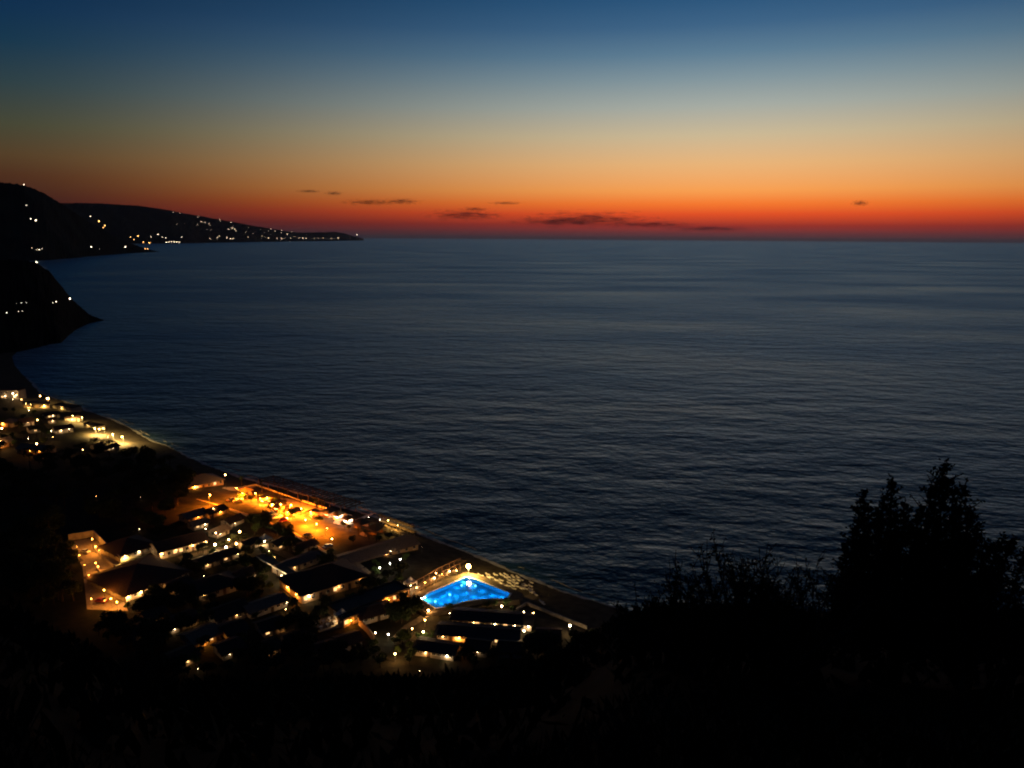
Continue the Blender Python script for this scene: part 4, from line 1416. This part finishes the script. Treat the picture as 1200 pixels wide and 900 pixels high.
lamps([(56, 467, 6, 'g_yel', 1.25), (47, 464, 5, 'g_yel', .35), (15, 461, 5, 'g_white', .45), (19, 463, 5, 'g_white', .3), (2, 458, 5, 'g_white', .42), (25, 468, 4, 'g_white', .36), (15, 468, 3, 'g_white', .15)],
      'bright street lamp on the village seafront', 'village seafront lamps', arm=.8)
lamps([(30, 473, 4, 'g_yel', .28), (36, 474, 3, 'g_yel', .2), (34, 481, 4, 'g_white', .26), (44, 492, 4, 'g_warm', .42), (2, 502, 4, 'g_warm', .46), (1, 517, 4, 'g_warm', .44), (43, 520, 4, 'g_warm', .46), (33, 514, 3, 'g_white', .24),
       (56, 525, 3, 'g_warm', .24), (97, 527, 3, 'g_warm', .34), (60, 505, 3, 'g_white', .24), (62, 512, 3, 'g_white', .2), (51, 503, 3, 'g_white', .16), (42, 506, 3, 'g_white', .16)],
      'street lamp between the village houses', 'village lane lamps', arm=.6)
lamps([(111, 502, 4, 'g_beach', .40), (116, 503, 4, 'g_beach', .44), (121, 502, 4, 'g_beach', .36), (132, 509, 4, 'g_beach', .42), (143, 512, 4, 'g_beach', .46), (96, 489, 4, 'g_beach', .34), (85, 487, 4, 'g_beach', .3), (126, 512, 3, 'g_beach', .18)],
      'yellow lamp lighting the sand of the village beach', 'village beach lamps', arm=.5)

# ================================================================== lights of the far coast: street lamps on the hills
from mathutils.bvhtree import BVHTree
HILL_BVH = [BVHTree.FromPolygons([v.co.copy() for v in o.data.vertices], [tuple(p.vertices) for p in o.data.polygons]) for o in (hl_near, hl_mid, hl_far)]


def hill_top(px, py):
    """where the sight line meets a hill; the lamp stands there"""
    d = ray(px, py)
    best = None
    for bv_ in HILL_BVH:
        loc, nrm, idx, dist = bv_.ray_cast(Vector((0, 0, CAM_H)), d)
        if loc is not None and loc.z > 0 and (best is None or dist < best[1]):
            best = (loc, dist)
    return best[0] if best else None


def far_lamp(px, py, r_px, m, label, group):
    p = None
    for dy in (0, .6, 1.2, 2, 3, 4.5, 6):
        p = hill_top(px, py + dy)
        if p is not None:
            break
    if p is None:
        return
    dist = (p - Vector((0, 0, CAM_H))).length
    r_ = dist / FPX * r_px * .54
    s_ = r_
    root = thing('hill_lamp', label, 'lamp', (p.x, p.y, p.z), rng.uniform(0, 6), group)
    root.scale = (s_, s_, s_)
    link('pole', ME_FPOLE, root)
    link('lamp_globe', lamp_globe(m, 1.0), root, (0, 0, 1.6))


ME_FPOLE = MB().tube([(0, 0, -2), (0, 0, 1.2)], [.2, .15], 6).tube([(0, 0, .5), (0, 0, .7)], [.3, .4], 6).mesh('pole', 'metal')
for px, py, s_ in ((43, 306, .8), (82, 351, 1.0), (66, 354, .55), (62, 355, .3), (25, 355, .28), (31, 355, .28), (19, 356, .22), (22, 365, .28), (26, 365, .25), (8, 367, .38)):
    far_lamp(px, py, s_, 'g_far', 'white lamp on the steep near headland', 'lamps on the near headland')
for px, py, s_ in ((28, 217, .45), (31, 241, .25), (36, 257, .5), (42, 259, .75), (107, 290, .6), (147, 290, .65), (46, 293, .5), (43, 293, .3), (49, 292, .25), (106, 254, .45), (37, 291, .2), (116, 291, .2)):
    far_lamp(px, py, s_, 'g_far', 'white house lamp on the dark middle headland', 'lamps on the middle headland')
for px, py, s_ in ((116, 260, .7), (123, 265, .6), (121, 267, .4)):
    far_lamp(px, py, s_, 'g_farwarm', 'orange lamp on the sloping spur of the middle headland', 'orange spur lamps')
for px, py, s_ in ((153, 278, .4), (157, 281, .4), (162, 277, .55), (168, 284, .5), (170, 286, .45), (175, 285, .55), (181, 286, .6), (173, 289, .45), (187, 286, .4), (191, 285.5, .4)):
    far_lamp(px, py, s_, 'g_farwarm', 'yellow street lamp in the bay village beyond the middle headland', 'bay village lamps')
for px, py, s_ in ((185, 275, .4), (177, 278, .35), (190, 278, .3), (194, 279, .3), (195, 284.5, .42), (198, 284, .42), (201, 284, .42), (204, 284, .42), (207, 284, .42), (210, 284, .42), (213, 278, .3)):
    far_lamp(px, py, s_, 'g_far', 'white waterfront lamp in the bay village', 'bay village waterfront lamps')
r7 = random.Random(3)
far_rows = [(203, 249, .2), (211, 250, .2), (232, 254, .25), (236, 260, .35), (240, 261, .3), (245, 262, .25), (258, 257, .2), (271, 261, .35), (268, 269, .35), (272, 268, .4), (275, 269, .35), (277, 271, .3), (291, 267, .22), (246, 280, .3),
            (255, 279, .35), (257, 277, .3), (266, 279, .4), (270, 280, .4), (273, 280, .35), (291, 278, .25), (318, 268, .2), (330, 269.5, .25), (336, 274, .3), (337, 275, .25), (342, 272, .2)]
for _ in range(22):
    x = r7.uniform(205, 380)
    far_rows.append((x, 250 + (x - 205) * .14 + r7.uniform(2, 14), r7.uniform(.12, .24)))
for i in range(20):
    far_rows.append((306 + i * 4.8 + r7.uniform(-1, 1), 279.3 + r7.uniform(-.4, .3), r7.choice((.14, .2, .28, .45))))
for px, py, s_ in far_rows:
    far_lamp(px, py, s_, 'g_faint', 'tiny white lamp on the long far headland', 'lamps on the far headland')
tp = hill_top(418.5, 279.4)
if tp is not None:
    lt = thing('lighthouse', 'small lighthouse with a lamp at the tip of the far headland', 'lighthouse', tp)
    MB().tube([(0, 0, -20), (0, 0, 60), (0, 0, 130)], [26, 22, 15], 10).build('tower', 'plaster', lt)
    MB().tube([(0, 0, 130), (0, 0, 138)], [24, 24], 10).build('gallery', 'metal', lt)
    lh = MB().ball((0, 0, 152), 9, 8, 5).build('lantern', 'g_far', lt)

# ================================================================== trees
def grove(poly, n, kinds, label, group, s0=.8, s1=1.2, check=2.2, seed=1):
    global rng
    r_ = random.Random(seed)
    xs, ys = [p[0] for p in poly], [p[1] for p in poly]
    done = tries = 0
    while done < n and tries < n * 30:
        tries += 1
        x, y = r_.uniform(min(xs), max(xs)), r_.uniform(min(ys), max(ys))
        ins = False
        for i in range(len(poly)):
            (x1, y1), (x2, y2) = poly[i], poly[i - 1]
            if (y1 > y) != (y2 > y) and x < (x2 - x1) * (y - y1) / (y2 - y1) + x1:
                ins = not ins
        if not ins:
            continue
        if tree(r_.choice(kinds), at(x, y), label, group, r_.uniform(s0, s1), check):
            done += 1


grove([(60, 530), (150, 520), (225, 552), (215, 600), (120, 615), (40, 590), (10, 560)], 85, ['olive', 'big', 'pine'], 'dark tree in the grove between the village and the orange villa', 'trees of the dark grove', .8, 1.2, 2.0, 1)
grove([(0, 545), (40, 580), (80, 625), (92, 700), (60, 720), (0, 700)], 60, ['big', 'olive', 'pine'], 'dark tree on the slope beside the courtyard drive', 'trees beside the courtyard drive', .9, 1.3, 2.0, 2)
grove([(0, 474), (50, 482), (60, 525), (20, 545), (0, 540)], 22, ['olive', 'garden', 'pine'], 'dark tree between the village houses', 'trees of the village', .7, 1.0, 1.5, 3)
grove([(120, 612), (215, 602), (230, 618), (190, 640), (150, 645)], 12, ['big', 'olive'], 'dark tree behind the lodge roofs', 'trees behind the lodge', .7, 1.0, 2.5, 4)
grove([(160, 712), (230, 690), (290, 740), (290, 790), (190, 800), (110, 745)], 50, ['olive', 'garden', 'big'], 'dark garden tree between the bungalows', 'trees between the bungalows', .6, .95, 1.7, 5)
grove([(250, 650), (300, 662), (325, 700), (280, 700), (240, 680)], 14, ['olive', 'garden', 'big'], 'dark tree on the lawn inland of the veranda', 'trees by the veranda', .7, 1.0, 2.2, 6)
grove([(300, 730), (360, 735), (420, 745), (430, 790), (310, 800)], 22, ['olive', 'big'], 'dark tree below the dining terrace', 'trees below the dining terrace', .7, 1.05, 2.2, 7)
grove([(425, 690), (470, 672), (480, 690), (445, 702)], 8, ['olive', 'garden'], 'dark tree on the lawn beside the restaurant path', 'trees on the restaurant lawn', .7, 1.0, 2.2, 8)
grove([(440, 718), (480, 705), (488, 722), (462, 738)], 10, ['garden', 'olive', 'big'], 'dark tree between the restaurant and the pool', 'trees between restaurant and pool', .7, 1.0, 2.0, 9)
grove([(435, 752), (480, 752), (490, 785), (440, 785)], 12, ['garden'], 'lit green shrub tree around the hill foot lamps', 'green trees around the hill foot lamps', .6, .95, 1.6, 10)
grove([(540, 760), (690, 742), (720, 770), (640, 790), (540, 790)], 26, ['olive', 'big', 'garden'], 'dark tree inland of the cabin rows', 'trees inland of the cabins', .6, .95, 2.0, 11)
grove([(515, 716), (600, 711), (612, 722), (540, 724)], 7, ['garden'], 'small garden tree between the pool and the cabins', 'trees between pool and cabins', .55, .8, 1.4, 12)
grove([(284, 606), (345, 632), (375, 655), (340, 650), (295, 625)], 14, ['olive', 'garden', 'big'], 'dark tree lining the inland kerb of the plaza', 'trees lining the plaza kerb', .6, .95, 2.0, 13)
grove([(275, 582), (300, 580), (380, 612), (372, 622), (310, 600)], 15, ['palm', 'garden'], 'garden tree glowing in lamplight between the plaza kiosks', 'lamplit trees of the plaza', .6, .9, 1.8, 14)
grove([(270, 569), (300, 567), (385, 598), (380, 606), (300, 576)], 11, ['palm'], 'palm tree along the seaward wall of the plaza', 'palms along the plaza wall', .8, 1.05, 1.6, 15)
grove([(400, 618), (445, 622), (490, 640), (410, 650)], 10, ['garden', 'palm', 'olive'], 'dark tree behind the thatched shelters', 'trees behind the shelters', .6, .9, 2.0, 16)
grove([(200, 655), (250, 655), (250, 672), (215, 676)], 8, ['garden', 'olive'], 'dark tree below the terrace wall of the long lodge', 'trees below the terrace wall', .6, .9, 2.0, 17)
grove([(430, 664), (480, 655), (470, 668), (430, 682)], 5, ['garden'], 'dark shrub tree near the three lawn lamps', 'trees near the lawn lamps', .5, .8, 1.6, 18)

grove([(140, 712), (215, 688), (232, 680), (240, 700), (165, 730)], 16, ['big', 'olive', 'garden'], 'dark tree along the unlit front of the courtyard hall', 'trees along the hall front', .6, .85, 1.4, 19)
grove([(225, 650), (290, 632), (318, 645), (330, 668), (300, 660), (255, 652)], 16, ['garden', 'olive'], 'dark tree between the garden cottages and the service road', 'trees by the service road', .6, .9, 1.4, 20)
grove([(335, 655), (400, 650), (404, 668), (380, 672)], 9, ['garden', 'olive'], 'dark tree behind the large hall', 'trees behind the large hall', .6, .9, 1.4, 21)
grove([(430, 690), (478, 690), (470, 700), (420, 716), (380, 728), (360, 722), (400, 712)], 12, ['garden', 'olive'], 'dark tree between the large hall and the restaurant wing', 'trees between hall and restaurant', .6, .9, 1.3, 22)
grove([(295, 700), (345, 706), (350, 720), (300, 735), (285, 715)], 9, ['garden', 'olive'], 'dark tree around the grey-roofed store', 'trees around the store', .55, .85, 1.3, 23)
grove([(470, 745), (600, 742), (612, 748), (480, 752)], 9, ['garden'], 'small dark tree between the cabin rows', 'trees between the cabin rows', .3, .45, 1.0, 24)

# ================================================================== hillside plants around the viewpoint
def spray(mb, p0, d, L, r_, w, n):
    """one upright twig dressed with short overlapping scale-leaf sprays"""
    for _ in range(n):
        t_ = r_.random()
        p = p0 + d * (L * t_)
        a = Vector((r_.gauss(0, 1), r_.gauss(0, 1), r_.gauss(.5, .8))).normalized()
        s_ = w * r_.uniform(.5, 1.2) * (1.1 - .6 * t_)
        sd = a.cross(Vector((r_.gauss(0, 1), r_.gauss(0, 1), r_.gauss(0, 1)))).normalized() * s_ * .28
        tip = p + a * s_
        mb.add([p - sd * .3, p.lerp(tip, .55) - sd, tip, p.lerp(tip, .55) + sd], [(0, 1, 2, 3)])


def grow(r_, tr, lf, p, d, L, rad, depth, leafn, leafw, spread_=.55, up=.25):
    segs = 4
    pts, rr = [p.copy()], [rad]
    for k in range(segs):
        d = (d + Vector((r_.gauss(0, .12), r_.gauss(0, .12), r_.gauss(0, .08) + up * .12))).normalized()
        p = p + d * (L / segs)
        pts.append(p.copy())
        rr.append(rad * (1 - .55 * (k + 1) / segs))
    tr.tube(pts, rr, 5 if depth > 1 else 4, cap=False)
    if depth == 0:
        if leafn:
            spray(lf, pts[0], (pts[-1] - pts[0]).normalized(), L * 1.05, r_, leafw, leafn)
        return
    nb_ = 3 if depth > 1 else 4
    for k in range(nb_):
        i = r_.choice((1, 2, 3, 4)) if k else 4
        dd = (d + Vector((r_.gauss(0, spread_), r_.gauss(0, spread_), r_.gauss(up, spread_ * .6)))).normalized()
        grow(r_, tr, lf, pts[i], dd, L * r_.uniform(.55, .78), max(.008, rr[i] * .72), depth - 1, leafn, leafw, spread_, up)
    if leafn and depth <= 2:
        spray(lf, pts[1], (pts[-1] - pts[1]).normalized(), L * .8, r_, leafw, leafn)


def on_hill(px, dist):
    d = ray(px, 500)
    h = math.hypot(d.x, d.y)
    x, y = d.x / h * dist, d.y / h * dist
    return Vector((x, y, hill_z(x, y)))


# juniper tree: a crowd of uneven upright leaders
jd = 14.0
jp = on_hill(1078, jd)
jun = thing('juniper_tree', 'tall black juniper tree with pointed leaders against the sea', 'tree', jp)
jr = random.Random(5)
jt, jl = MB(), MB()
axr = Vector((ray(1078, 500).y, -ray(1078, 500).x, 0)).normalized()      # across the view
axd = Vector((-axr.y, axr.x, 0))
PXM = FPX / jd * math.cos(R(20))                                       # pixels per metre at the tree


def j_pt(px, py, dep=0.0):
    dist = jd + dep
    d = ray(px, py)
    h = math.hypot(d.x, d.y)
    return Vector((0, 0, CAM_H)) + d * (dist / h) - jp


leaders = [  # (tip px, tip py, dressing width in metres, fork height)
    (1106, 546, .34), (1112, 562, .36), (1092, 575, .34), (1122, 585, .36), (1128, 575, .24), (1078, 598, .36), (1044, 563, .22), (1036, 580, .28), (1030, 604, .3), (1012, 578, .14), (1006, 596, .18), (1018, 600, .24),
    (998, 620, .24), (990, 640, .26), (1060, 592, .28), (1052, 604, .34), (1140, 604, .3), (1146, 622, .3), (1160, 640, .3), (1136, 640, .36), (1098, 610, .42), (1070, 622, .44), (1040, 630, .42), (1110, 640, .46), (1016, 640, .4),
    (986, 664, .32), (1000, 676, .36), (1166, 668, .3), (1190, 634, .18), (1182, 646, .2), (1200, 650, .2), (1174, 632, .12), (1085, 660, .5), (1050, 670, .5), (1130, 680, .44), (1020, 690, .44), (1090, 700, .5), (978, 690, .3)]
root_p = Vector((0, 0, 0))
trunk_top = Vector((0, 0, .9))
jt.tube([root_p - Vector((0, 0, .4)), trunk_top * .5, trunk_top], [.17, .14, .11], 8)
for i, (px, py, w) in enumerate(leaders):
    w *= jr.uniform(.65, 1.3)
    dep = jr.uniform(-1.0, 1.0) * (.5 if i < 3 else 1.0)
    tip = j_pt(px, py, dep)
    mid = Vector((tip.x * .8, tip.y * .8, max(.5, tip.z * .42)))
    start = trunk_top * jr.uniform(.4, 1.0)
    pts = [start, start.lerp(mid, .55) + Vector((0, 0, -.05)), mid, mid.lerp(tip, .5) + Vector((jr.gauss(0, .05), jr.gauss(0, .05), 0)), tip]
    jt.tube(pts, [.06, .05, .04, .022, .006], 5, cap=False)
    for a, c, k0, k1 in ((pts[1], pts[2], 1.3, 1.25), (pts[2], pts[3], 1.2, .8), (pts[3], pts[4], .75, .18)):
        Lg = (c - a).length
        nn = int(62 * Lg / .8) + 10
        for _ in range(nn):
            t_ = jr.random()
            p = a.lerp(c, t_)
            kk = w * (k0 + (k1 - k0) * t_)
            off = Vector((jr.gauss(0, 1), jr.gauss(0, 1), jr.gauss(0, .5))) * kk * jr.choice((.25, .38, .38, .6))
            spray(jl, p + off, Vector((off.x, off.y, .35)).normalized() if off.length > 0 else Vector((0, 0, 1)), .12, jr, .10, 3)
        for _ in range(int(17 * Lg) + 4):                               # side twigs sticking out
            t_ = jr.random()
            p = a.lerp(c, t_)
            kk = w * (k0 + (k1 - k0) * t_)
            dd = Vector((jr.gauss(0, 1), jr.gauss(0, 1), jr.uniform(.2, 1.2))).normalized()
            q = p + dd * (kk * jr.uniform(.8, 2.2) + jr.uniform(0, .18))
            jt.tube([p, q], [.014, .006], 4, cap=False)
            spray(jl, p.lerp(q, .4), dd, (q - p).length * .62, jr, .085, 10)
jt.build('trunk', 'bark', jun)
jl.build('crown', 'leafD', jun)

# twiggy shrubs along the lip of the slope
shrubs = [(760, 14.0, 706, 3), (784, 13.5, 698, 2), (806, 13.0, 690, 3), (835, 11.5, 676, 1), (856, 12.5, 664, 2), (876, 12.0, 648, 1), (898, 12.0, 652, 2), (915, 11.5, 664, 1), (936, 12.2, 650, 1), (952, 11.0, 642, 0), (968, 12.5, 652, 2),
          (1212, 12.5, 640, 2), (1185, 12.0, 676, 3), (820, 12.4, 684, 0), (888, 11.2, 660, 0)]
shrub_labels = ['leafless shrub of forked bare branches', 'bare twiggy shrub with thin upright branches', 'sparse shrub with few leaves on forked twigs', 'leafy low shrub with ragged top']
for i, (px, dist, hgt, lv) in enumerate(shrubs):
    p = on_hill(px, dist)
    r_ = random.Random(100 + i)
    # height so that the tips stand where the slope's lip is crossed
    dd_ = ray(px, hgt)
    tip_z = CAM_H + dd_.z * dist / math.hypot(dd_.x, dd_.y)
    L0 = max(.5, (tip_z - p.z)) * .47
    tr, lf = MB(), MB()
    for k in range(4):
        dd = Vector((r_.gauss(0, .35), r_.gauss(0, .35), 1)).normalized()
        grow(r_, tr, lf, Vector((r_.gauss(0, .1), r_.gauss(0, .1), -.15)), dd, L0, (.075 if lv == 0 else .05), 3, (1, 3, 7, 11)[lv], .085, .46, .3)
    west = px < 1078
    rank = sorted(q[0] for q in shrubs if (q[0] < 1078) == west)
    k_ = (len(rank) - 1 - rank.index(px)) if west else rank.index(px)
    ordinal = ['first', 'second', 'third', 'fourth', 'fifth', 'sixth', 'seventh', 'eighth', 'ninth', 'tenth', 'eleventh', 'twelfth', 'thirteenth', 'fourteenth'][k_]
    s_ = thing('hillside_shrub', shrub_labels[lv] + ', ' + ordinal + ' from the juniper ' + ('towards the pool' if west else 'away from the pool'), 'shrub', p, 0, 'shrubs on the lip of the slope')
    tr.build('stems', 'bark', s_)
    lf.build('foliage', 'leafD', s_)

# ground cover over the whole slope
r_ = random.Random(77)
gc = MB()
for _ in range(5200):
    az = r_.uniform(-.95, .95)
    dist = 7.5 + 39 * math.sqrt(r_.random())
    x, y = dist * math.sin(az), dist * math.cos(az)
    z = hill_z(x, y)
    px_lim = .55 if az > .10 else .8
    hh = r_.uniform(.15, px_lim) * (1 if dist > 6 else .5)
    for k in range(5):
        a = r_.uniform(0, 6.28)
        w = r_.uniform(.05, .12) * (1 + dist * .02)
        o = Vector((x + r_.gauss(0, .25), y + r_.gauss(0, .25), z - .1))
        tip = o + Vector((r_.gauss(0, .2), r_.gauss(0, .2), hh * r_.uniform(.6, 1.2)))
        sd = Vector((math.cos(a), math.sin(a), 0)) * w
        gc.add([o - sd * .4, o.lerp(tip, .5) - sd, tip, o.lerp(tip, .5) + sd], [(0, 1, 2, 3)])
for _ in range(5000):
    az = r_.uniform(-1.0, 1.0)
    dist = r_.uniform(2.0, 9.5)
    x, y = dist * math.sin(az), dist * math.cos(az)
    z = hill_z(x, y)
    for k in range(3):
        a = r_.uniform(0, 6.28)
        w = r_.uniform(.012, .03)
        o = Vector((x + r_.gauss(0, .08), y + r_.gauss(0, .08), z - .05))
        tip = o + Vector((r_.gauss(0, .12), r_.gauss(0, .12), r_.uniform(.12, .34)))
        sd = Vector((math.cos(a), math.sin(a), 0)) * w
        gc.add([o - sd * .4, o.lerp(tip, .5) - sd, tip, o.lerp(tip, .5) + sd], [(0, 1, 2, 3)])
g = gc.build('undergrowth', 'leafD')
tag(g, 'low dark scrub covering the near hillside', 'scrub', None, 'stuff')

# ================================================================== thin evening clouds far out over the sea
cm = bpy.data.materials.new('evening_cloud')
cm.use_nodes = True
nt = cm.node_tree
nt.nodes.clear()
t = N(nt.nodes, 'ShaderNodeTexCoord')
nz = N(nt.nodes, 'ShaderNodeTexNoise')
nz.inputs['Scale'].default_value = 3.4
nz.inputs['Detail'].default_value = 8
nz.inputs['Roughness'].default_value = .65
nt.links.new(t.outputs['Object'], nz.inputs['Vector'])
flat_ = N(nt.nodes, 'ShaderNodeVectorMath', operation='MULTIPLY')
flat_.inputs[1].default_value = (1, 0, 1)
nt.links.new(t.outputs['Object'], flat_.inputs[0])
ln = N(nt.nodes, 'ShaderNodeVectorMath', operation='LENGTH')
nt.links.new(flat_.outputs[0], ln.inputs[0])
v1 = math_node(nt.nodes, nt.links, 'SUBTRACT', 0.72, ln.outputs['Value'])
v2 = math_node(nt.nodes, nt.links, 'ADD', v1, math_node(nt.nodes, nt.links, 'MULTIPLY', math_node(nt.nodes, nt.links, 'SUBTRACT', nz.outputs['Fac'], .5), 3.4))
mr = N(nt.nodes, 'ShaderNodeMapRange')
nt.links.new(v2, mr.inputs[0])
mr.inputs[1].default_value = .0
mr.inputs[2].default_value = .9
mr.inputs[4].default_value = .58
dif = N(nt.nodes, 'ShaderNodeBsdfDiffuse')
dif.inputs[0].default_value = (.5, .42, .45, 1)
trs = N(nt.nodes, 'ShaderNodeBsdfTransparent')
mxs = N(nt.nodes, 'ShaderNodeMixShader')
nt.links.new(mr.outputs[0], mxs.inputs[0])
nt.links.new(trs.outputs[0], mxs.inputs[1])
nt.links.new(dif.outputs[0], mxs.inputs[2])
om = N(nt.nodes, 'ShaderNodeOutputMaterial')
nt.links.new(mxs.outputs[0], om.inputs[0])
MT['cloud'] = cm
clouds = [(362, 224, 14, 1.6, 'faint wisp of cloud highest above the far headland'), (391, 226.5, 10, 2.2, 'small dark cloud just seaward of the faint wisp'), (432, 237, 30, 3.0, 'ragged cloud streak above the tip of the far headland'),
          (470, 236, 22, 3.4, 'small dark lens of cloud beside the ragged streak'), (545, 252, 46, 6.0, 'dark cloud with a small tower over the open sea'), (556, 245, 16, 2.4, 'little cloud puff sitting on the towered cloud'),
          (592, 238, 20, 1.8, 'thin reddish cloud thread over the open sea'), (655, 260, 60, 4.0, 'long flat bottom streak of the largest cloud bank'), (690, 257, 74, 9.0, 'largest dark cloud bank low over the horizon'),
          (765, 263, 46, 4.0, 'tapering tail of the largest cloud bank'), (830, 268, 50, 3.0, 'faint low cloud streak melting into the red haze'), (1008, 238, 9, 3.0, 'single small dark cloud alone in the orange sky')]
CD = 120000.0
for i, (px, py, hw, hh, lab) in enumerate(clouds):
    r_ = random.Random(200 + i)
    d = ray(px, py)
    p = Vector((0, 0, CAM_H)) + d * CD
    mb = MB().ball((0, 0, 0), 1.0, 28, 14)
    mb.v = [tuple(Vector(v) * (1 + .28 * mnoise.noise(Vector(v) * 2.3 + Vector((i * 7.1, 0, 0))))) for v in mb.v]
    o = mb.build('cloud', 'cloud', None, True)
    k = CD / FPX
    o.location = p
    o.rotation_euler = (0, 0, -math.atan2(d.x, d.y))
    o.scale = (hw * k * 1.15, hw * k * .5, hh * k * 1.25)
    tag(o, lab, 'cloud', 'evening clouds')

# ================================================================== evening haze: one closed box of thin air round the whole scene
hz = MB().box(-210000, -5000, -20, 210000, 260000, 760).build('haze', None)
tag(hz, 'thin bluish evening haze over the sea and the far coast', 'haze', None, 'stuff')
hm = bpy.data.materials.new('haze_air')
hm.use_nodes = True
nt = hm.node_tree
nt.nodes.clear()
pv = N(nt.nodes, 'ShaderNodeVolumePrincipled')
pv.inputs['Color'].default_value = (.75, .85, 1, 1)
pv.inputs['Density'].default_value = 7.0e-6
pv.inputs['Anisotropy'].default_value = 0.55
om = N(nt.nodes, 'ShaderNodeOutputMaterial')
nt.links.new(pv.outputs[0], om.inputs['Volume'])
hz.data.materials.append(hm)
